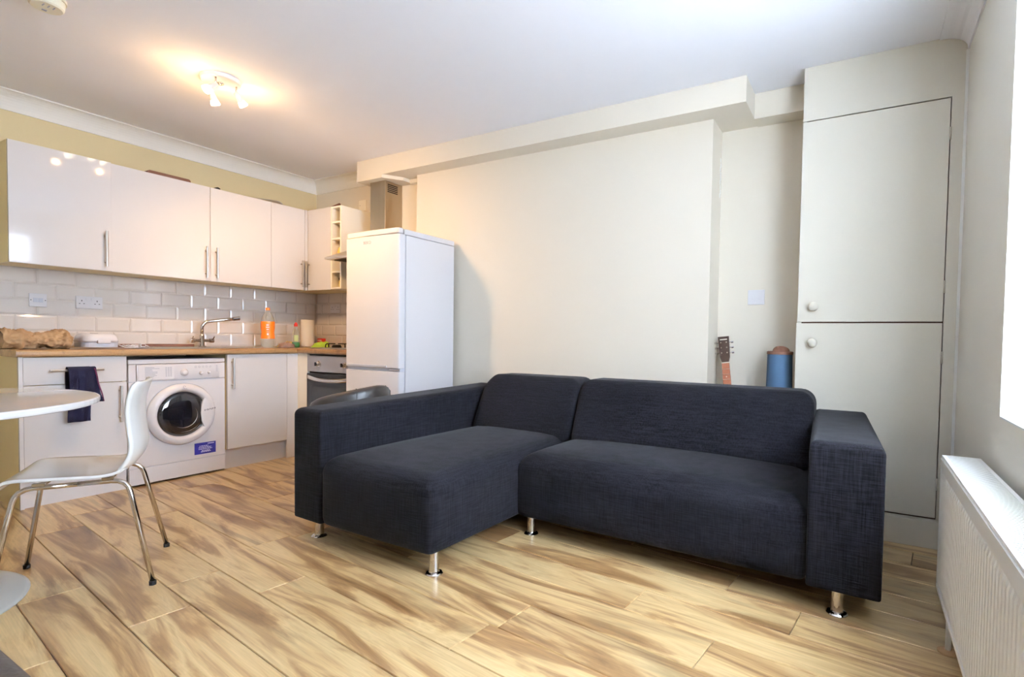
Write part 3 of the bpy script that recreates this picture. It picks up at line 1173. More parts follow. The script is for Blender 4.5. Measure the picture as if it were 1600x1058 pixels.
for fy in (WY_0+.05, WY_1-.05):
    obj('foot', MB().lathe([(0.02, 0), (0.02, 0.008), (0.01, 0.014)], (0.54, fy, 0), n=16), M_DGREY, t)
    obj('foot', MB().lathe([(0.02, 0), (0.02, 0.008), (0.01, 0.014)], (0.12, fy, 0), n=16), M_DGREY, t)

# ------------------------------------------------------------------ sink and tap
t = thing('sink', 'stainless steel inset sink with drainer beside the tap', 'sink', (0.3, -1.2, WT1))
sk = MB()
SX0, SX1, SY0, SY1 = 0.075, 0.555, -1.66, -0.74
sk.box(SX0, SX1, SY0, -1.14, WT1, WT1+0.004)
sk.box(SX0, 0.13, -1.14, SY1, WT1, WT1+0.004)
sk.box(0.50, SX1, -1.14, SY1, WT1, WT1+0.004)
sk.box(0.13, 0.50, -0.80, SY1, WT1, WT1+0.004)
obj('rim', sk, M_STEEL, t, bevel=0.0015)
gv = MB()
for i in range(7):
    gv.box(0.17+i*0.05, 0.185+i*0.05, SY0+.06, -1.20, WT1+0.004, WT1+0.007)
obj('drainer_ribs', gv, M_STEEL, t, bevel=0.001)
bw = MB().lathe([(0.155, 0.002), (0.15, 0.0035), (0.146, 0.0035), (0.03, 0.001), (0, 0.001)], (0.315, -0.97, WT1), n=32)
obj('bowl', bw, M_STEEL, t, smooth=True)

t = thing('kitchen_tap', 'chrome mixer tap with two side levers and a long swung spout', 'tap', (0.115, -1.10, WT1+0.004))
zb = WT1+0.0042
tx, ty = 0.115, -1.10
obj('body', MB().lathe([(0.028, 0), (0.028, 0.006), (0.018, 0.010), (0.017, 0.09), (0.013, 0.10), (0.013, 0.115)], (tx, ty, zb), n=20), M_CHROME, t, smooth=False)
pts = [(tx, ty, zb+.11), (tx, ty, zb+.15)]
for i in range(1, 8):
    a = PI/2*i/7*0.87
    pts.append((tx+0.01*i/7, ty+0.055*(1-math.cos(a)), zb+.15+0.055*math.sin(a)))
e = Vector(pts[-1])
for s_ in (0.06, 0.12, 0.165):
    pts.append((e.x+0.3*s_, e.y+s_, e.z+s_*0.16))
obj('spout', MB().tube(pts, 0.0125, 14), M_CHROME, t, smooth=True)
e2 = Vector(pts[-1])
obj('aerator', MB().tube([e2, e2+Vector((0.012, 0.045, 0.007))], 0.0155, 14), M_CHROME, t, smooth=False)
for s_ in (-1, 1):
    hn = MB().tube([(tx, ty, zb+.05), (tx, ty+s_*0.055, zb+.05)], 0.011, 12)
    hn.tube([(tx, ty+s_*0.055, zb+.05), (tx, ty+s_*0.085, zb+.05)], 0.018, 16)
    hn.tube([(tx+.005, ty+s_*0.075, zb+.055), (tx+.03, ty+s_*0.078, zb+.082)], 0.004, 8)
    obj('lever', hn, M_CHROME, t)

# ------------------------------------------------------------------ hob
t = thing('gas_hob', 'stainless steel gas hob with black pan supports', 'hob', (1.0, -0.32, WT1))
obj('tray', bx(0.735, 1.315, -0.58, -0.08, WT1, WT1+0.010), M_STEEL, t, bevel=0.003)
for (hx, hy, rr) in ((0.87, -0.43, .035), (0.87, -0.20, .045), (1.16, -0.43, .045), (1.16, -0.20, .035)):
    b_ = obj('burner', MB().lathe([(rr*1.1, 0), (rr*1.1, .01), (rr, .012), (rr, .02), (rr*.7, .024), (0, .024)], (hx, hy, WT1+.010), n=24), M_IRON, t, smooth=False)
for gx0, gx1 in ((0.75, 0.99), (1.03, 1.30)):
    for hy in (-0.43, -0.20):
        g2 = MB()
        hx = (gx0+gx1)/2
        z_ = WT1+0.042
        for dx, dy in ((1, 0), (-1, 0), (0, 1), (0, -1)):
            g2.tube([(hx+dx*.02, hy+dy*.02, z_), (hx+dx*.095, hy+dy*.095, z_), (hx+dx*.105, hy+dy*.105, z_-.008), (hx+dx*.105, hy+dy*.105, WT1+.011)], 0.0045, 8)
        obj('pan_support', g2, M_IRON, t, smooth=True)
# coffee pot on the hob
t = thing('coffee_pot', 'dark stovetop pot on the hob, mostly behind the fridge edge', 'pot', (0.87, -0.205, WT1+.049))
zz = WT1+.0475
obj('body', MB().lathe([(0.048, 0), (0.050, 0.004), (0.040, 0.07), (0.036, 0.075), (0.046, 0.13), (0.046, 0.133), (0.03, 0.145), (0.0, 0.150)], (0.87, -0.205, zz), n=10), M_IRON, t)
obj('handle', MB().tube([(0.83, -0.215, zz+.125), (0.795, -0.225, zz+.125), (0.79, -0.226, zz+.10)], 0.006, 8), M_BLACK, t, smooth=True)

# ------------------------------------------------------------------ sockets and switches
def plate(name, label, cat, c, w, h, axis, gangs, group=None, material=M_WHITE):
    """wall plate centred at c; axis 'x' faces +x, 'y' faces -y"""
    t = thing(name, label, cat, c, group=group)

    def b(u0, u1, v0, v1, d0, d1):
        if axis == 'x':
            return bx(c[0]+d0, c[0]+d1, c[1]+u0, c[1]+u1, c[2]+v0, c[2]+v1)
        return bx(c[0]+u0, c[0]+u1, c[1]-d1, c[1]-d0, c[2]+v0, c[2]+v1)
    obj('plate', b(-w/2, w/2, -h/2, h/2, 0, 0.009), material, t, bevel=0.002)
    for g in gangs:
        kind, u = g
        if kind == 'socket':
            for du, dv, a, bb in ((0, 0.012, .0022, .005), (-0.012, -0.008, .0038, .002), (0.012, -0.008, .0038, .002)):
                obj('pin_hole', b(u+du-a, u+du+a, dv-bb, dv+bb, 0.009, 0.0096), M_BLACK, t)
            obj('rocker', b(u*.35-0.006, u*.35+0.006, 0.016, 0.032, 0.009, 0.012), material, t, bevel=0.001)
        elif kind == 'screw':
            obj('screw', b(u-.0025, u+.0025, -.0025, .0025, 0.009, 0.0097), M_DGREY, t)
        elif kind == 'module':
            obj('module', b(u-.011, u+.011, -.014, .014, 0.009, 0.0125), M_GREY, t, bevel=0.001)
        elif kind == 'key':
            obj('rocker', b(u-.008, u+.008, -.013, .013, 0.009, 0.0125), material, t, bevel=0.001)
    return t


TX = 0.0115
plate('wall_outlet', 'small square white outlet plate with two grey modules on tiles', 'outlet', (TX, -2.037, 1.218), 0.086, 0.086, 'x', [('screw', -.035), ('screw', .035), ('module', -.0125), ('module', .0125)])
plate('plug_socket', 'white double plug socket on the tiles left of the sink', 'socket', (TX, -1.773, 1.219), 0.146, 0.086, 'x', [('socket', -.042), ('socket', .042)])
plate('plug_socket', 'white double plug socket on the oven wall tiles by the fridge', 'socket', (0.307, -TX, 1.278), 0.142, 0.086, 'y', [('socket', -.042), ('socket', .042)])
plate('light_switch', 'white double switch plate in the alcove above the blue roll', 'switch', (4.13, 0.136, 1.30), 0.100, 0.092, 'y', [('key', -.02), ('key', .02)])
plate('fused_spur', 'cream spur plate on the wall above the open rack', 'switch', (0.67, 0.0, 2.222), 0.095, 0.095, 'y', [('screw', -.03)], material=M_RACK)

# ------------------------------------------------------------------ radiator
RX0, RX1, RY0, RY1, RZ0, RZ1 = 4.982, 5.098, -2.60, -1.018, 0.130, 0.617
t = thing('radiator', 'long white ribbed panel radiator under the window', 'radiator', (5.05, -1.7, RZ0))
pf = MB()
n = 52
zs = [RZ0+.012, RZ0+.030, RZ0+.045, RZ1-.075, RZ1-.060, RZ1-.035]
amp = [0, 0, 1, 1, 0, 0]
ys = []
xo = []
pitch_ = (RY1-RY0-.02)/n
for i in range(n):
    y = RY0+.01+i*pitch_
    for f_, d_ in ((0.0, 0), (0.45, 0), (0.62, 1), (0.83, 1)):
        ys.append(y+f_*pitch_)
        xo.append(d_)
ys.append(RY1-.01)
xo.append(0)
vs, fs = [], []
for y, d_ in zip(ys, xo):
    for z, a_ in zip(zs, amp):
        vs.append((RX0+0.004*(1-0)+(-0.004 if a_ and not d_ else 0.0)+(0.002 if a_ and d_ else 0), y, z))
nz_ = len(zs)
for i in range(len(ys)-1):
    for j in range(nz_-1):
        fs.append((i*nz_+j, (i+1)*nz_+j, (i+1)*nz_+j+1, i*nz_+j+1))
pf.add(vs, fs)
obj('front_panel', pf, M_RAD, t, fix=True)
fr = MB()
fr.box(RX0, RX0+0.012, RY0, RY1, RZ1-.037, RZ1-.010)
fr.box(RX0, RX0+0.012, RY0, RY1, RZ0, RZ0+.014)
fr.box(RX0+.001, RX0+0.012, RY1-.012, RY1, RZ0+.014, RZ1-.037)
fr.box(RX0+0.0065, RX0+0.012, RY0, RY1-.012, RZ0+.014, RZ1-.037)
obj('front_edge', fr, M_RAD, t)
obj('back_panel', bx(RX1-.012, RX1, RY0, RY1, RZ0, RZ1-.012), M_RAD, t)
obj('side_panel', bx(RX0+.012, RX1-.012, RY1-.003, RY1, RZ0+.01, RZ1-.006), M_RAD, t)
obj('side_panel', bx(RX0+.012, RX1-.012, RY0, RY0+.003, RZ0+.01, RZ1-.006), M_RAD, t)
tg = MB()
tg.box(RX0+.004, RX0+.016, RY0, RY1, RZ1-.008, RZ1)
tg.box(RX1-.012, RX1, RY0, RY1, RZ1-.008, RZ1)
tg.box(RX0+.016, RX1-.012, RY1-.014, RY1, RZ1-.008, RZ1)
k = RY0+.006
while k < RY1-.014:
    tg.box(RX0+.016, RX1-.012, k, k+.0085, RZ1-.006, RZ1-.001)
    k += 0.0145
obj('top_grille', tg, M_RAD, t)['kind'] = 'stuff'
obj('slot_shade_block', bx(RX0+.03, RX1-.03, RY0+.02, RY1-.02, RZ0+.02, RZ1-.03), M_SLOT, t)  # plain grey block, colours in the shade seen through the grille slots
pp = MB().tube([(4.998, -1.235, 0.0), (4.998, -1.235, RZ0+.03)], 0.0085, 12)
obj('pipe', pp, M_RAD, t, smooth=True)
obj('pipe_collar', MB().lathe([(0.03, 0), (0.03, 0.004), (0.012, 0.010)], (4.998, -1.235, 0), n=20), M_PAPER, t)

# ================================================================== SOFA
sofa = thing('corner_sofa', 'charcoal fabric L-shaped sofa with a chaise and short chrome feet', 'sofa', (3.5, -0.9, 0))
ZB = 0.098


def slope_top(dz):
    def w(q, u, v, ww):
        q.z += dz*v*max(0, ww)
        return q
    return w


LA = soft_box(0, .22, 0, 1.46, ZB, 0.652, 0.035, quad=[(2.240, -1.722), (2.462, -1.732), (2.478, -0.25), (2.256, -0.25)], warp=slope_top(0.040))
obj('armrest', LA, M_FABRIC, sofa, smooth=True, fix=True)
RA = soft_box(0, .25, 0, .95, ZB+.002, 0.654, 0.032, quad=[(4.560, -1.196), (4.808, -1.206), (4.752, -0.235), (4.505, -0.235)], warp=slope_top(0.016))
obj('armrest', RA, M_FABRIC, sofa, smooth=True, fix=True)
CH = soft_box(0, .74, 0, 1.4, ZB, 0.432, 0.075, edge=5.0, bulge=0.026, front=0.012, quad=[(2.466, -1.735), (3.190, -1.745), (3.214, -0.42), (2.482, -0.40)])
obj('chaise_seat', CH, M_FABRIC, sofa, smooth=True, fix=True)


def seat_warp(q, u, v, w):
    # worn, sagging front edge with creases near the right arm
    q.z -= 0.018*math.exp(-((u-0.85)/0.12)**2)*max(0, 1-v)*w
    if v < 0.12 and w > .4:
        q.y += 0.007*math.sin(w*48)*max(0, (u-0.8)/0.2)
    return q


MS = soft_box(0, 1.36, 0, .78, ZB+.002, 0.430, 0.095, bulge=0.022, front=0.018, quad=[(3.186, -1.128), (4.562, -1.178), (4.530, -0.42), (3.212, -0.42)], warp=seat_warp)
obj('seat_cushion', MS, M_FABRIC, sofa, smooth=True, fix=True)


def lean(q, u, v, w):
    # back cushions: deep at the seat, thin at the rounded top
    if v < 0.6:
        q.y += 0.17*w*(1-v/0.6)
    return q


B1 = soft_box(0, .74, 0, .36, 0.40, 0.778, 0.075, edge=3.0, quad=[(2.478, -0.665), (3.232, -0.690), (3.222, -0.24), (2.500, -0.24)], front=0.010,
              warp=lambda q, u, v, w: lean(Vector((q.x+(0.02*w if u < .5 else -0.004), q.y, q.z-0.05*max(0, 1-u/0.13)**2*max(0, (w-.5)*2)**2)), u, v, w))
obj('back_cushion', B1, M_FABRIC, sofa, smooth=True, fix=True)
B2 = soft_box(0, 1.3, 0, .36, 0.40, 0.778, 0.075, edge=3.0, quad=[(3.236, -0.690), (4.528, -0.690), (4.520, -0.24), (3.226, -0.24)], front=0.010, warp=lean)
obj('back_cushion', B2, M_FABRIC, sofa, smooth=True, fix=True)
obj('back_frame', soft_box(2.48, 4.51, -0.30, -0.215, ZB, 0.655, 0.03, n=3), M_FABRIC, sofa, smooth=True, fix=True)
for lx, ly in ((2.351, -1.655), (3.145, -1.675), (3.243, -1.060), (4.667, -1.140), (4.62, -0.33), (2.36, -0.33)):
    lp = [(0.038, 0), (0.038, 0.003), (0.034, 0.007), (0.023, 0.010), (0.0215, 0.014), (0.0215, 0.106)]
    obj('leg', MB().lathe(lp, (lx, ly, 0), n=28), M_CHROME, sofa, smooth=False, bevel=0)

# ================================================================== TABLE
TC = (1.755, -2.995)
t = thing('round_table', 'round white pedestal table at the left edge of the room', 'table', (TC[0], TC[1], 0))
obj('tabletop', MB().lathe([(0, .728), (.622, .728), (.630, .731), (.632, .736), (.632, .749), (.629, .753), (.624, .754), (0, .754)], (*TC, 0), n=96), M_TABLE, t, smooth=False, bevel=0)
obj('pedestal', MB().lathe([(.14, .012), (.07, .04), (.045, .10), (.038, .3), (.038, .6), (.06, .68), (.13, .7275)], (*TC, 0), n=40), M_TABLE, t, smooth=True)
obj('base', MB().lathe([(.415, 0), (.418, .006), (.405, .012), (.14, .022), (0.05, .024)], (*TC, 0), n=64), M_TBASE, t, smooth=True)

# ================================================================== WHITE CHAIR
f_ = Vector((-0.49, -0.87, 0)).normalized()
ang = math.atan2(f_.y, f_.x)          # local +x = forward
CC = (1.945, -2.434, 0)
t = thing('white_chair', 'white moulded shell chair with chrome legs at the round table', 'chair', CC, ang)
prof = [(0.232, .420), (0.215, .445), (0.18, .457), (0.10, .452), (0.0, .445), (-0.07, .442), (-0.12, .450), (-0.158, .474), (-0.182, .515),
        (-0.188, .560), (-0.182, .610), (-0.178, .660), (-0.178, .710), (-0.186, .760), (-0.198, .800), (-0.205, .815)]
wid = [.19, .205, .21, .212, .212, .21, .205, .20, .192, .185, .178, .178, .185, .192, .185, .16]


def cr_(P, t_):
    n_ = len(P)-1
    x = min(t_*n_, n_-1e-6)
    i = int(x)
    f = x-i
    p0, p1, p2, p3 = P[max(i-1, 0)], P[i], P[i+1], P[min(i+2, n_)]
    return 0.5*((2*p1)+(-p0+p2)*f+(2*p0-5*p1+4*p2-p3)*f*f+(-p0+3*p1-3*p2+p3)*f**3)


px_, pz_ = [p[0] for p in prof], [p[1] for p in prof]


def shell(u, v):
    x, z, w = cr_(px_, u), cr_(pz_, u), cr_(wid, u)
    s_ = 2*v-1
    e_ = abs(s_)**3
    if u < .45:                        # seat: edges roll up slightly
        z += 0.012*e_*min(1, u*4)
    else:                              # back wraps forward
        x += 0.028*e_
    return (x, s_*w, z)


sh = obj('shell', MB().grid(shell, 56, 22), M_SHELL, t, local=True, solid=0.011, smooth=True)


def pt(x, y, z):
    return Vector((x, y, z))


# feet, local (x forward, y to its left)
FT = {'rear_near': (-0.235, 0.225), 'rear_far': (-0.235, -0.222), 'front_near': (0.245, 0.215), 'front_far': (0.245, -0.215)}
for s_, nn in ((1, 'near'), (-1, 'far')):
    rl, fl = FT['rear_'+nn], FT['front_'+nn]
    top_y = s_*0.165
    # one bent tube each side: front foot - knee - rail - knee - rear foot, split at the middle into two legs
    def bend(foot, xk, sg):
        a = pt(foot[0], foot[1], 0.012)
        k = pt(xk, top_y, 0.424)
        pts_ = [a]
        d1 = (k-a).normalized()
        pts_.append(k-d1*0.05)
        for q in (0.25, 0.5, 0.75):
            A, B = k-d1*0.05, k-Vector((sg, 0, 0))*0.05
            pts_.append(A*(1-q)**2+k*2*q*(1-q)+B*q*q)
        pts_.append(k-Vector((sg, 0, 0))*0.05)
        pts_.append(pt(0.0, top_y, 0.424))
        return pts_
    for foot, xk, sg in ((fl, 0.175, 1), (rl, -0.150, -1)):
        L = obj('leg', MB().tube(bend(foot, xk, sg), 0.0095, 12), M_CHROME, t, local=True, smooth=True)
        ft = MB().tube([pt(foot[0], foot[1], 0.0), pt(foot[0], foot[1], 0.016)], 0.0125, 12)
        obj('foot', ft, M_BLACK, L, local=True)
for x_ in (0.11, -0.09):
    cb_ = MB().tube([(x_, -.165, .424), (x_, .165, .424)], 0.008, 8)
    obj('crossbar', cb_, M_CHROME, t, local=True, smooth=True)
for x_ in (0.11, -0.09):
    for s_ in (-1, 1):
        obj('seat_clip', MB().box(x_-.018, x_+.018, s_*.165-.010, s_*.165+.010, .431, .441), M_CHROME, t, local=True)

# ================================================================== BLACK TUB CHAIRS
def tub_chair(label, loc, rot):
    t = thing('black_tub_chair', label, 'chair', loc, rot)

    def wrap(r_in, r_out):
        mb = MB()
        n_ = 40
        secs = []
        for i in range(n_+1):
            a = R(-125+250*i/n_)        # back at +x
            fall = abs(-125+250*i/n_)/125
            zt = 0.712-0.10*fall**1.5
            ring = []
            m_ = 10
            for (rr, z) in ((r_in, .30), (r_out, .30), (r_out, zt-.03), (r_out-.008, zt-.01), ((r_in+r_out)/2, zt), (r_in+.008, zt-.01), (r_in, zt-.03)):
                ring.append((rr*math.cos(a), rr*math.sin(a), z))
            secs.append(ring)
        vs = [p for r_ in secs for p in r_]
        k_ = len(secs[0])
        fs = []
        for i in range(n_):
            for j in range(k_):
                fs.append((i*k_+j, (i+1)*k_+j, (i+1)*k_+(j+1) % k_, i*k_+(j+1) % k_))
        fs.append(tuple(range(k_)))
        fs.append(tuple(range(n_*k_, n_*k_+k_))[::-1])
        return mb.add(vs, fs)
    obj('backrest', wrap(.185, .238), M_LEATHER, t, local=True, smooth=True, fix=True)
    obj('seat', MB().lathe([(.10, .33), (.175, .335), (.183, .36), (.183, .42), (.172, .445), (.12, .458), (0, .462)], n=40), M_LEATHER, t, local=True, smooth=True)
    sm = MB()
    for a in (-38, 38):
        c_, s_ = math.cos(R(a)), math.sin(R(a))
        zt = 0.712-0.10*(abs(a)/125)**1.5
        sm.tube([(.2395*c_, .2395*s_, .31), (.2395*c_, .2395*s_, zt-.03), (.2115*c_, .2115*s_, zt+.002), (.184*c_, .184*s_, zt-.03)], 0.003, 6)
    obj('seam', sm, M_BLACK, t, local=True, smooth=True)
    for a in (45, 135, 225, 315):
        c_, s_ = math.cos(R(a)), math.sin(R(a))
        obj('leg', MB().tube([(.17*c_, .17*s_, .335), (.225*c_, .225*s_, 0)], [.02, .012], 12), M_BLACK, t, local=True, smooth=True)
    return t


tub_chair('black leatherette tub chair behind the left arm of the sofa', (1.885, -1.10, 0), R(8))
# black chair in the bottom left corner, only its seat rim is in the frame
t = thing('black_seat_chair', 'black padded seat of a chair at the bottom left corner', 'chair', (3.52, -3.305, 0), R(0))
obj('seat', soft_box(-.28, .28, -.26, .26, .40, .455, .024, quad=[(-.27, -.25), (.27, -.25), (.29, .262), (-.29, .262)]), M_LEATHER, t, local=True, smooth=True, fix=True)
for a in (45, 135, 225, 315):
    c_, s_ = math.cos(R(a)), math.sin(R(a))
    obj('leg', MB().tube([(.15*c_, .15*s_, .40), (.20*c_, .20*s_, 0)], [.014, .011], 12), M_BLACK, t, local=True, smooth=True)

# ================================================================== CEILING LAMP, DETECTOR
LC = Vector((1.398, -1.622, ZC))
t = thing('ceiling_spotlight', 'white round ceiling fitting with three lit spotlights over the kitchen', 'lamp', LC)
obj('ceiling_plate', MB().lathe([(.103, 0), (.105, -.005), (.102, -.021), (.096, -.025), (0, -.025)][::-1], LC, n=48), M_LAMPW, t, smooth=False)
obj('finial', MB().lathe([(.018, -.025), (.017, -.030), (0.008, -.034), (0, -.034)][::-1], LC, n=20), M_CHROME, t, smooth=True)
heads = [((0.055, -0.055), (-0.15, -0.62, -0.62)), ((-0.07, -0.015), (-0.15, 0.40, -0.85)), ((0.035, 0.070), (-0.10, 0.65, -0.70))]
for (dx, dy), dirv in heads:
    p = LC+Vector((dx, dy, -.0252))
    d_ = Vector(dirv).normalized()
    st_ = obj('stem', MB().tube([p, p+Vector((0, 0, -.036))], 0.005, 10), M_CHROME, t, smooth=True)
    q = p+Vector((0, 0, -.040))
    hd = obj('lamp_head', MB().lathe([(.006, -.010), (.013, -.006), (.016, .015), (.018, .038), (.020, .044)], q, d_, 24), M_LAMPW, t, smooth=True)
    bl = MB().lathe([(.017, .040), (.024, .062), (.025, .070), (.021, .074), (0, .075)], q, d_, 24)
    obj('bulb', bl, M_BULB, hd, smooth=True)
    ld = bpy.data.lights.new('spot_bulb_light', 'SPOT')
    ld.energy = LAMP_WATTS*(1.2 if dy < -.03 else 6.0)
    ld.color = (1.0, 0.62, 0.30)
    ld.spot_size = R(80 if dy < -.03 else 140)
    ld.spot_blend = 0.7
    ld.shadow_soft_size = 0.025
    lo = bpy.data.objects.new('spot_bulb_light', ld)
    C.objects.link(lo)
    lo.location = q+d_*.085
    lo.rotation_euler = d_.to_track_quat('-Z', 'Y').to_euler()
    ld = bpy.data.lights.new('bulb_glow_light', 'POINT')
    ld.energy = LAMP_WATTS*0.28
    ld.color = (1.0, 0.57, 0.23)
    ld.shadow_soft_size = 0.02
    lo = bpy.data.objects.new('bulb_glow_light', ld)
    C.objects.link(lo)
    lo.location = q+d_*.17

DC = Vector((1.495, -2.41, ZC))
t = thing('smoke_detector', 'round cream smoke detector on the ceiling, top left', 'smoke detector', DC)
obj('base', MB().lathe([(.068, 0), (.068, -.012), (0, -.012)][::-1], DC, n=40), M_DET, t, smooth=False)
obj('cover', MB().lathe([(.062, -.012), (.063, -.016), (.060, -.042), (.054, -.048), (0, -.048)][::-1], DC, n=40), M_DET, t, smooth=False)
vt = MB()
for i in range(3):
    vt.box(DC.x+.01, DC.x+.035, DC.y-.02+i*.018, DC.y-.016+i*.018, ZC-.0492, ZC-.0478)
vt.box(DC.x-.035, DC.x-.02, DC.y-.008, DC.y+.008, ZC-.0495, ZC-.0478)
obj('vent', vt, M_GPRINT, t)

# ================================================================== THINGS IN THE ALCOVE
# guitar leaning in the alcove corner
g0 = Vector((3.995, -0.06, 0.0))
t = thing('acoustic_guitar', 'acoustic guitar with a dark headstock leaning in the alcove', 'guitar', (4.10, 0.0, 0.0))
top = Vector((3.950, 0.060, 1.050))
bot = Vector((4.075, -0.015, 0.02))
ax = (top-bot).normalized()
fw = Vector((0.08, -1, 0)); fw = (fw-ax*fw.dot(ax)).normalized()
sd = ax.cross(fw).normalized()
if sd.x < 0:
    sd = -sd
L_ = (top-bot).length


def gp_(h, s_, d_):
    """h along from headstock end downwards, s sideways, d towards the room"""
    return top-ax*h+sd*s_+fw*d_


def slab(outl, d0, d1):
    n_ = len(outl)
    mb = MB()
    vs = [gp_(h, s_, d0) for h, s_ in outl]+[gp_(h, s_, d1) for h, s_ in outl]
    fs = [tuple(range(n_))[::-1], tuple(range(n_, 2*n_))]+[(i, (i+1) % n_, n_+(i+1) % n_, n_+i) for i in range(n_)]
    return mb.add(vs, fs)


hd = obj('headstock', slab([(0, -.034), (0, .034), (.13, .030), (.163, .021), (.163, -.021), (.13, -.030)], -.008, .008), M_HEAD, t, fix=True)
lg = slab([(.016, -.022), (.016, .022), (.022, .022), (.022, -.022)], .008, .0086)
obj('headstock_lettering', lg, M_BONE, hd, fix=True)
for i in range(3):
    for s_ in (-1, 1):
        h = .038+i*.033
        mb = MB().tube([gp_(h, s_*.030, 0), gp_(h, s_*.045, 0)], .003, 8)
        mb.tube([gp_(h, s_*.045, 0), gp_(h, s_*.058, 0)], [.008, .007], 8)
        mb.tube([gp_(h, s_*.017, .008), gp_(h, s_*.017, .016)], .0045, 8)
        obj('tuning_peg', mb, M_CHROME, hd)
obj('nut', slab([(.163, -.023), (.163, .023), (.169, .023), (.169, -.023)], .0, .0105), M_BONE, t, fix=True)
nk = obj('neck', slab([(.169, -.022), (.169, .022), (.63, .028), (.63, -.028)], -.012, .008), M_ROSE, t, fix=True)
h = .191
sc_ = 0.64
for k in range(1, 14):
    hh = .169+sc_*(1-2**(-k/12))
    obj('fret', slab([(hh, -.023), (hh, .023), (hh+.002, .023), (hh+.002, -.023)], .008, .0093), M_CHROME, nk, fix=True)
    if k in (3, 5, 7, 9):
        hm = hh-.016
        obj('inlay_dot', MB().tube([gp_(hm, 0, .008), gp_(hm, 0, .0087)], .004, 10), M_BONE, nk)
bo = []
for i in range(48):
    a = 2*PI*i/48
    # figure-eight body outline
    y_ = -math.cos(a)
    h_ = .80+.235*y_
    w_ = (0.155+0.035*y_-0.045*math.exp(-((y_+0.12)/0.28)**2))*math.sqrt(max(0, 1-y_**2))**0.62
    bo.append((h_, w_*(1 if a < PI else -1)))
bo = [p for i, p in enumerate(bo) if i == 0 or (abs(p[0]-bo[i-1][0])+abs(p[1]-bo[i-1][1])) > 1e-4]
obj('body', slab(bo, -.075, .006), M_SPRUCE, t, fix=True)
obj('sound_hole', MB().tube([gp_(.72, 0, .0062), gp_(.72, 0, .0068)], .048, 28), M_BLACK, t)
obj('bridge', slab([(.88, -.075), (.88, .075), (.905, .075), (.905, -.075)], .006, .014), M_ROSE, t, fix=True)

# blue rolled mat with brown cap
t = thing('rolled_blue_mat', 'upright blue roll with a brown rim in the alcove by the cupboard', 'roll', (4.300, -0.035, 0))
mc = (4.300, -0.035, 0)
obj('body', MB().lathe([(.080, 0), (.082, .01), (.080, .3), (.074, .6), (.069, .945), (.067, .952)], mc, n=40), M_BLUE, t, smooth=True)
obj('rim', MB().lathe([(.070, .948), (.072, .950), (.072, .964), (.066, .967), (0.03, .968), (0, .968)], mc, n=40), M_RUST, t, smooth=False)


def lump(u, v):
    a = 2*PI*u
    ph = v*PI/2
    r_ = .042*(1+.18*math.sin(3*a+1)+.1*math.sin(7*a))
    return (mc[0]+r_*math.cos(a)*math.cos(ph*.97), mc[1]+r_*math.sin(a)*math.cos(ph*.97), .967+.026*math.sin(ph)*(1+.2*math.sin(5*a)))


obj('crumpled_cap', MB().grid(lump, 28, 8, closed_u=True), M_RUST, t, smooth=True)

# ================================================================== WORKTOP CLUTTER
# brown paper bag lying on its side
def bag(u, v):
    a = 2*PI*u
    y = -2.30+v*0.325
    w = 0.5+0.5*math.sin(PI*min(1, v*1.0+.12)**.8)
    rr = (0.055+0.012*math.sin(v*9))*(1 if v < .9 else max(0.32, 1-(v-.9)*6.5))
    nn = noise.noise(Vector((math.cos(a)*1.3, math.sin(a)*1.3, v*7)))*.018+noise.noise(Vector((math.cos(a)*4, math.sin(a)*4, v*16)))*.014+noise.noise(Vector((math.cos(a)*9, math.sin(a)*9, v*30+5)))*.007
    x = .33+math.cos(a)*(rr*1.9+nn)
    z = WT1+.052+math.sin(a)*(rr*.95+nn)
    return (x, y, max(z, WT1+.001))


pb = MB().grid(bag, 64, 70, closed_u=True)
k_ = len(pb.v)
pb.add([], [])
pb.f.append(tuple(i*70 for i in range(64)))
pb.f.append(tuple(i*70+69 for i in range(64))[::-1])
pb.mi += [0, 0]
tag(obj('paper_bag', pb, M_PAPER, smooth=True), 'crumpled brown paper bag lying at the left end of the worktop', 'bag')

# white contact grill with its cord
t = thing('sandwich_toaster', 'white sandwich toaster with its cord, beside the paper bag', 'appliance', (.30, -1.84, WT1))


def se(cx_, cy2, rx, ry, z0, z1, dome, n_=40, m_=6, top_r=.7):
    def fn(u, v):
        a = 2*PI*u
        c, s_ = math.cos(a), math.sin(a)
        e = 0.6
        X_ = math.copysign(abs(c)**e, c)
        Y_ = math.copysign(abs(s_)**e, s_)
        k = 1-(1-top_r)*v**2
        return (cx_+rx*X_*k, cy2+ry*Y_*k, z0+(z1-z0)*math.sin(v*PI/2))
    mb = MB().grid(fn, n_, m_, closed_u=True)
    mb.f.append(tuple(i*m_+m_-1 for i in range(n_)))
    mb.f.append(tuple(i*m_ for i in range(n_))[::-1])
    mb.mi += [0, 0]
    return mb


